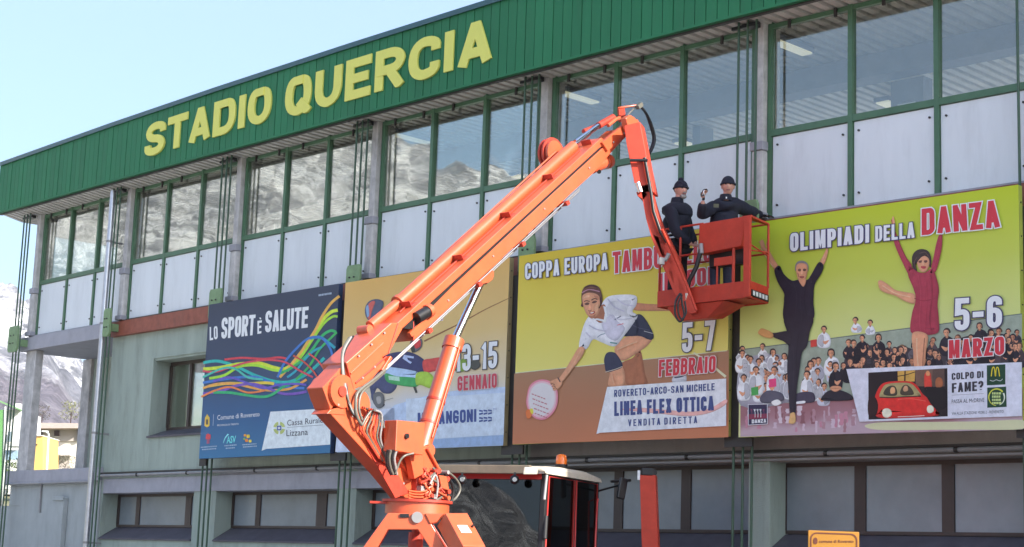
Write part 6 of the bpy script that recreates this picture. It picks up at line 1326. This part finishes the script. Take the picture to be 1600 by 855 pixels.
# ------------------------------------------------------------------ houses, lamp and shrubs beyond the corner
def hrect(name,px0,py0,px1,py1,Y,dep,m,parent):
    a,b_,c,d=at(px0,py1,Y),at(px1,py1,Y),at(px1,py0,Y),at(px0,py0,Y); mb=MB(); mb.prism([a,b_,c,d],Vector((0,dep,0))); return mb.build(name,m,parent)
M_CREAM=mat('cream_wall',(.66,.62,.54),rough=.9,var=.05,scale=.5); M_BEIGE=mat('beige_wall',(.42,.38,.35),rough=.9,var=.05,scale=.5); M_TILE=mat('roof_tiles',(.42,.33,.26),rough=.9,var=.25,scale=2.5); M_SHUT=mat('dark_shutter',(.06,.03,.025),rough=.6); M_PINK=mat('pink_shutter',(.42,.22,.18),rough=.7); M_OCH=mat('yellow_wall',(.62,.40,.12),rough=.85,var=.05,scale=.5); M_WHW=mat('white_wall',(.62,.63,.62),rough=.85,var=.05,scale=.5); M_GRR=mat('green_roof_edge',(.16,.30,.14),rough=.7)
HA=thing('house','cream and beige two-storey house with brown tiled roof seen through the open corner','house',at(95,770,250))
Yh=250
hrect('lower_wall',56,689,124,775,Yh,9,M_CREAM,HA); hrect('upper_wall',54,667.5,125,688.9,Yh-.4,9,M_BEIGE,HA)
mb=MB(); e0,e1,f0,f1=at(46,669,Yh-3),at(129,668.5,Yh-3),at(50,660,Yh+5),at(126,661,Yh+5); mb.box8([e0,e1,e1+Vector((0,16,0)),e0+Vector((0,16,0)),e0+Vector((1,1.2,.25)),e1+Vector((-1,1.2,.25)),f1,f0]); mb.build('roof',M_TILE,HA)
for (x0,y0,x1,y1,m) in ((84.6,672.5,92,681,M_SHUT),(56,671.5,66,679.5,M_SHUT),(82.8,696,89,704,M_PINK),(64,720,67,729,M_SHUT)):
    w=hrect('window',x0,y0,x1,y1,Yh-.75,.3,m,HA); hrect('window_frame',x0-.6,y1+.05,x1+.6,y1+.9,Yh-.8,.2,M_CREAM,w)
hrect('balcony',61,709,109,711.5,Yh-2.2,1.7,M_BEIGE,HA)
for x in range(62,110,4): hrect('baluster',x,703.5,x+.5,709,Yh-2.1,.05,M_WALLG,HA)
hrect('balcony_rail',61,703,109,703.8,Yh-2.12,.05,M_WALLG,HA); hrect('porch_shade',63,711.6,108,735,Yh-.25,.2,M_BEIGE,HA); hrect('side_shutter',121,669,125,687,Yh-.9,.4,M_SHUT,HA)  # darker sheet paints the shade below the balcony
HY=thing('low_building','plain yellow-orange block standing left of the beige house','building',at(55,770,180)); hrect('wall',43,681,66.5,775,180,6,M_OCH,HY); hrect('parapet',42.6,679.5,66.8,680.9,179.8,6.4,M_CREAM,HY); hrect('shade_bar',44,693.4,57,694.6,179.5,.4,M_SHUT,HY)
HW=thing('house','white house with green gable edge and glazed awning at the far left edge','house',at(15,800,200))
hrect('wall',-25,640,29,772,200,9,M_WHW,HW); mb=MB(); mb.box8([at(-40,612,197),at(34,642,197),at(34,642,209),at(-40,612,209),at(-40,609,197),at(34,639.5,197),at(34,639.5,209),at(-40,609,209)]); mb.build('roof',M_GRR,HW)
w=hrect('window',12,674,18,690,199.3,.3,mat('house_glass',(.20,.26,.30),rough=.2),HW); hrect('window_frame',11,690.2,19,691.2,199.1,.2,M_CREAM,w)
hrect('awning',9,693,28,697,197,2,M_WALLG,HW); hrect('veranda_glass',8.5,703,27,718,198.5,.4,mat('veranda_glass',(.25,.36,.46),rough=.25),HW); hrect('veranda_base',8,723,28,727,198,1,M_WALLG,HW); hrect('veranda_shelf',8,718.2,27,722.6,198.2,.6,M_WHW,HW); hrect('chimney',24,640,31,630,203,1.2,M_WHW,HW); hrect('balcony_slab',0,759,10,764,197.5,2,M_WALLG,HW)
LP=thing('street_lamp','thin white street lamp post in front of the cream house','street lamp',at(71.5,745,160)); mb=MB(); mb.tube([at(71,772,160),at(76,677,160)],[.10,.07],10); mb.build('pole',M_PANEL,LP); mb=MB(); mb.tube([at(76,677,160),at(69.5,673.8,160)],.05,8); mb.box(at(70.5,673.6,160),.55,.2,.10); mb.build('lamp_head',M_PANEL,LP)
rt=random.Random(5)
def shrub(px,py,Y,h,w_,label,col,n=260,trunk=True,grp='shrubs and trees beyond the corner'):
    c=at(px,py,Y); t=thing('shrub' if h<4 else 'tree',label,'shrub' if h<4 else 'tree',c,grp)
    mb=MB(); mb.tube([c-Vector((0,0,1.0)),c+Vector((0,0,h*.55))],[.12*h/3,.04*h/3],6)
    for i in range(7):
        a=rt.random()*6.28; mb.tube([c+Vector((0,0,h*(.2+.05*i))),c+Vector((math.cos(a)*w_*.4,math.sin(a)*w_*.4,h*(.55+.06*i)))],.02*h/3,4)
    mb.build('trunk',M_SHUT,t)
    mb=MB()
    for i in range(n):
        a=rt.random()*6.28; r_=w_*.5*math.sqrt(rt.random()); z=h*(.25+.75*rt.random()); k=1-.5*abs(z/h-.5); p=c+Vector((math.cos(a)*r_*k,math.sin(a)*r_*k,z)); q=rt.uniform(.08,.2)*h/3
        d1=Vector((rt.uniform(-1,1),rt.uniform(-1,1),rt.uniform(-1,1))).normalized()*q; d2=Vector((rt.uniform(-1,1),rt.uniform(-1,1),rt.uniform(-1,1))).normalized()*q; mb.add([p-d1,p+d1,p+d2],[(0,1,2)])
    mb.build('crown',mat('leaf_%d'%int(col[1]*1000),col,rough=.9,var=.35,scale=2),t)
shrub(85,738,235,2.2,1.6,'bare brown shrub by the balcony of the cream house',(.14,.12,.08)); shrub(101,739,235,2.2,3.2,'wide grey shrub at the right foot of the cream house',(.15,.14,.10),400); shrub(110,664,300,3.9,4.5,'sparse pale tree rising above the tiled roof',(.20,.21,.10),300); shrub(65,664,300,3.2,3.0,'small dark tree behind the roof ridge',(.09,.08,.06),200)
shrub(4,776,120,2.5,3.5,'low green bush at the corner of the parapet wall',(.08,.11,.04),500)
# green safety net on poles at the far left edge
GN=thing('green_screen','bright green upright screen at the far left edge of the view','screen',at(3,800,90)); mb=MB(); mb.prism([at(-6,780,90),at(4.5,780,90),at(8,640,90),at(-2,640,90)],Vector((0,.1,0))); mb.build('net',mat('green_net',(.11,.27,.09),rough=.7),GN); mb=MB(); mb.tube([at(4,795,90),at(8,635,90)],.06,8); mb.build('post',M_WALLG,GN)

# ------------------------------------------------------------------ air between here and the mountains
mb=MB(); mb.box(Vector((0,0,745)),9000,9000,1510); hz=mb.build('haze'); hz['kind']='stuff'; hz.display_type='BOUNDS'
hm=bpy.data.materials.new('haze_air'); hm.use_nodes=True; n=hm.node_tree; n.nodes.clear(); ho=n.nodes.new('ShaderNodeOutputMaterial'); hv=n.nodes.new('ShaderNodeVolumePrincipled')
hv.inputs['Color'].default_value=(.74,.84,1.0,1); hv.inputs['Density'].default_value=.00013; hv.inputs['Anisotropy'].default_value=.2; n.links.new(hv.outputs[0],ho.inputs['Volume']); hz.data.materials.append(hm)

for o in bpy.data.objects:
    if o.name.split('.')[0] in ('printed_face_detail','printed_crowd_shade','printed_fine_lines'): o['kind']='stuff'
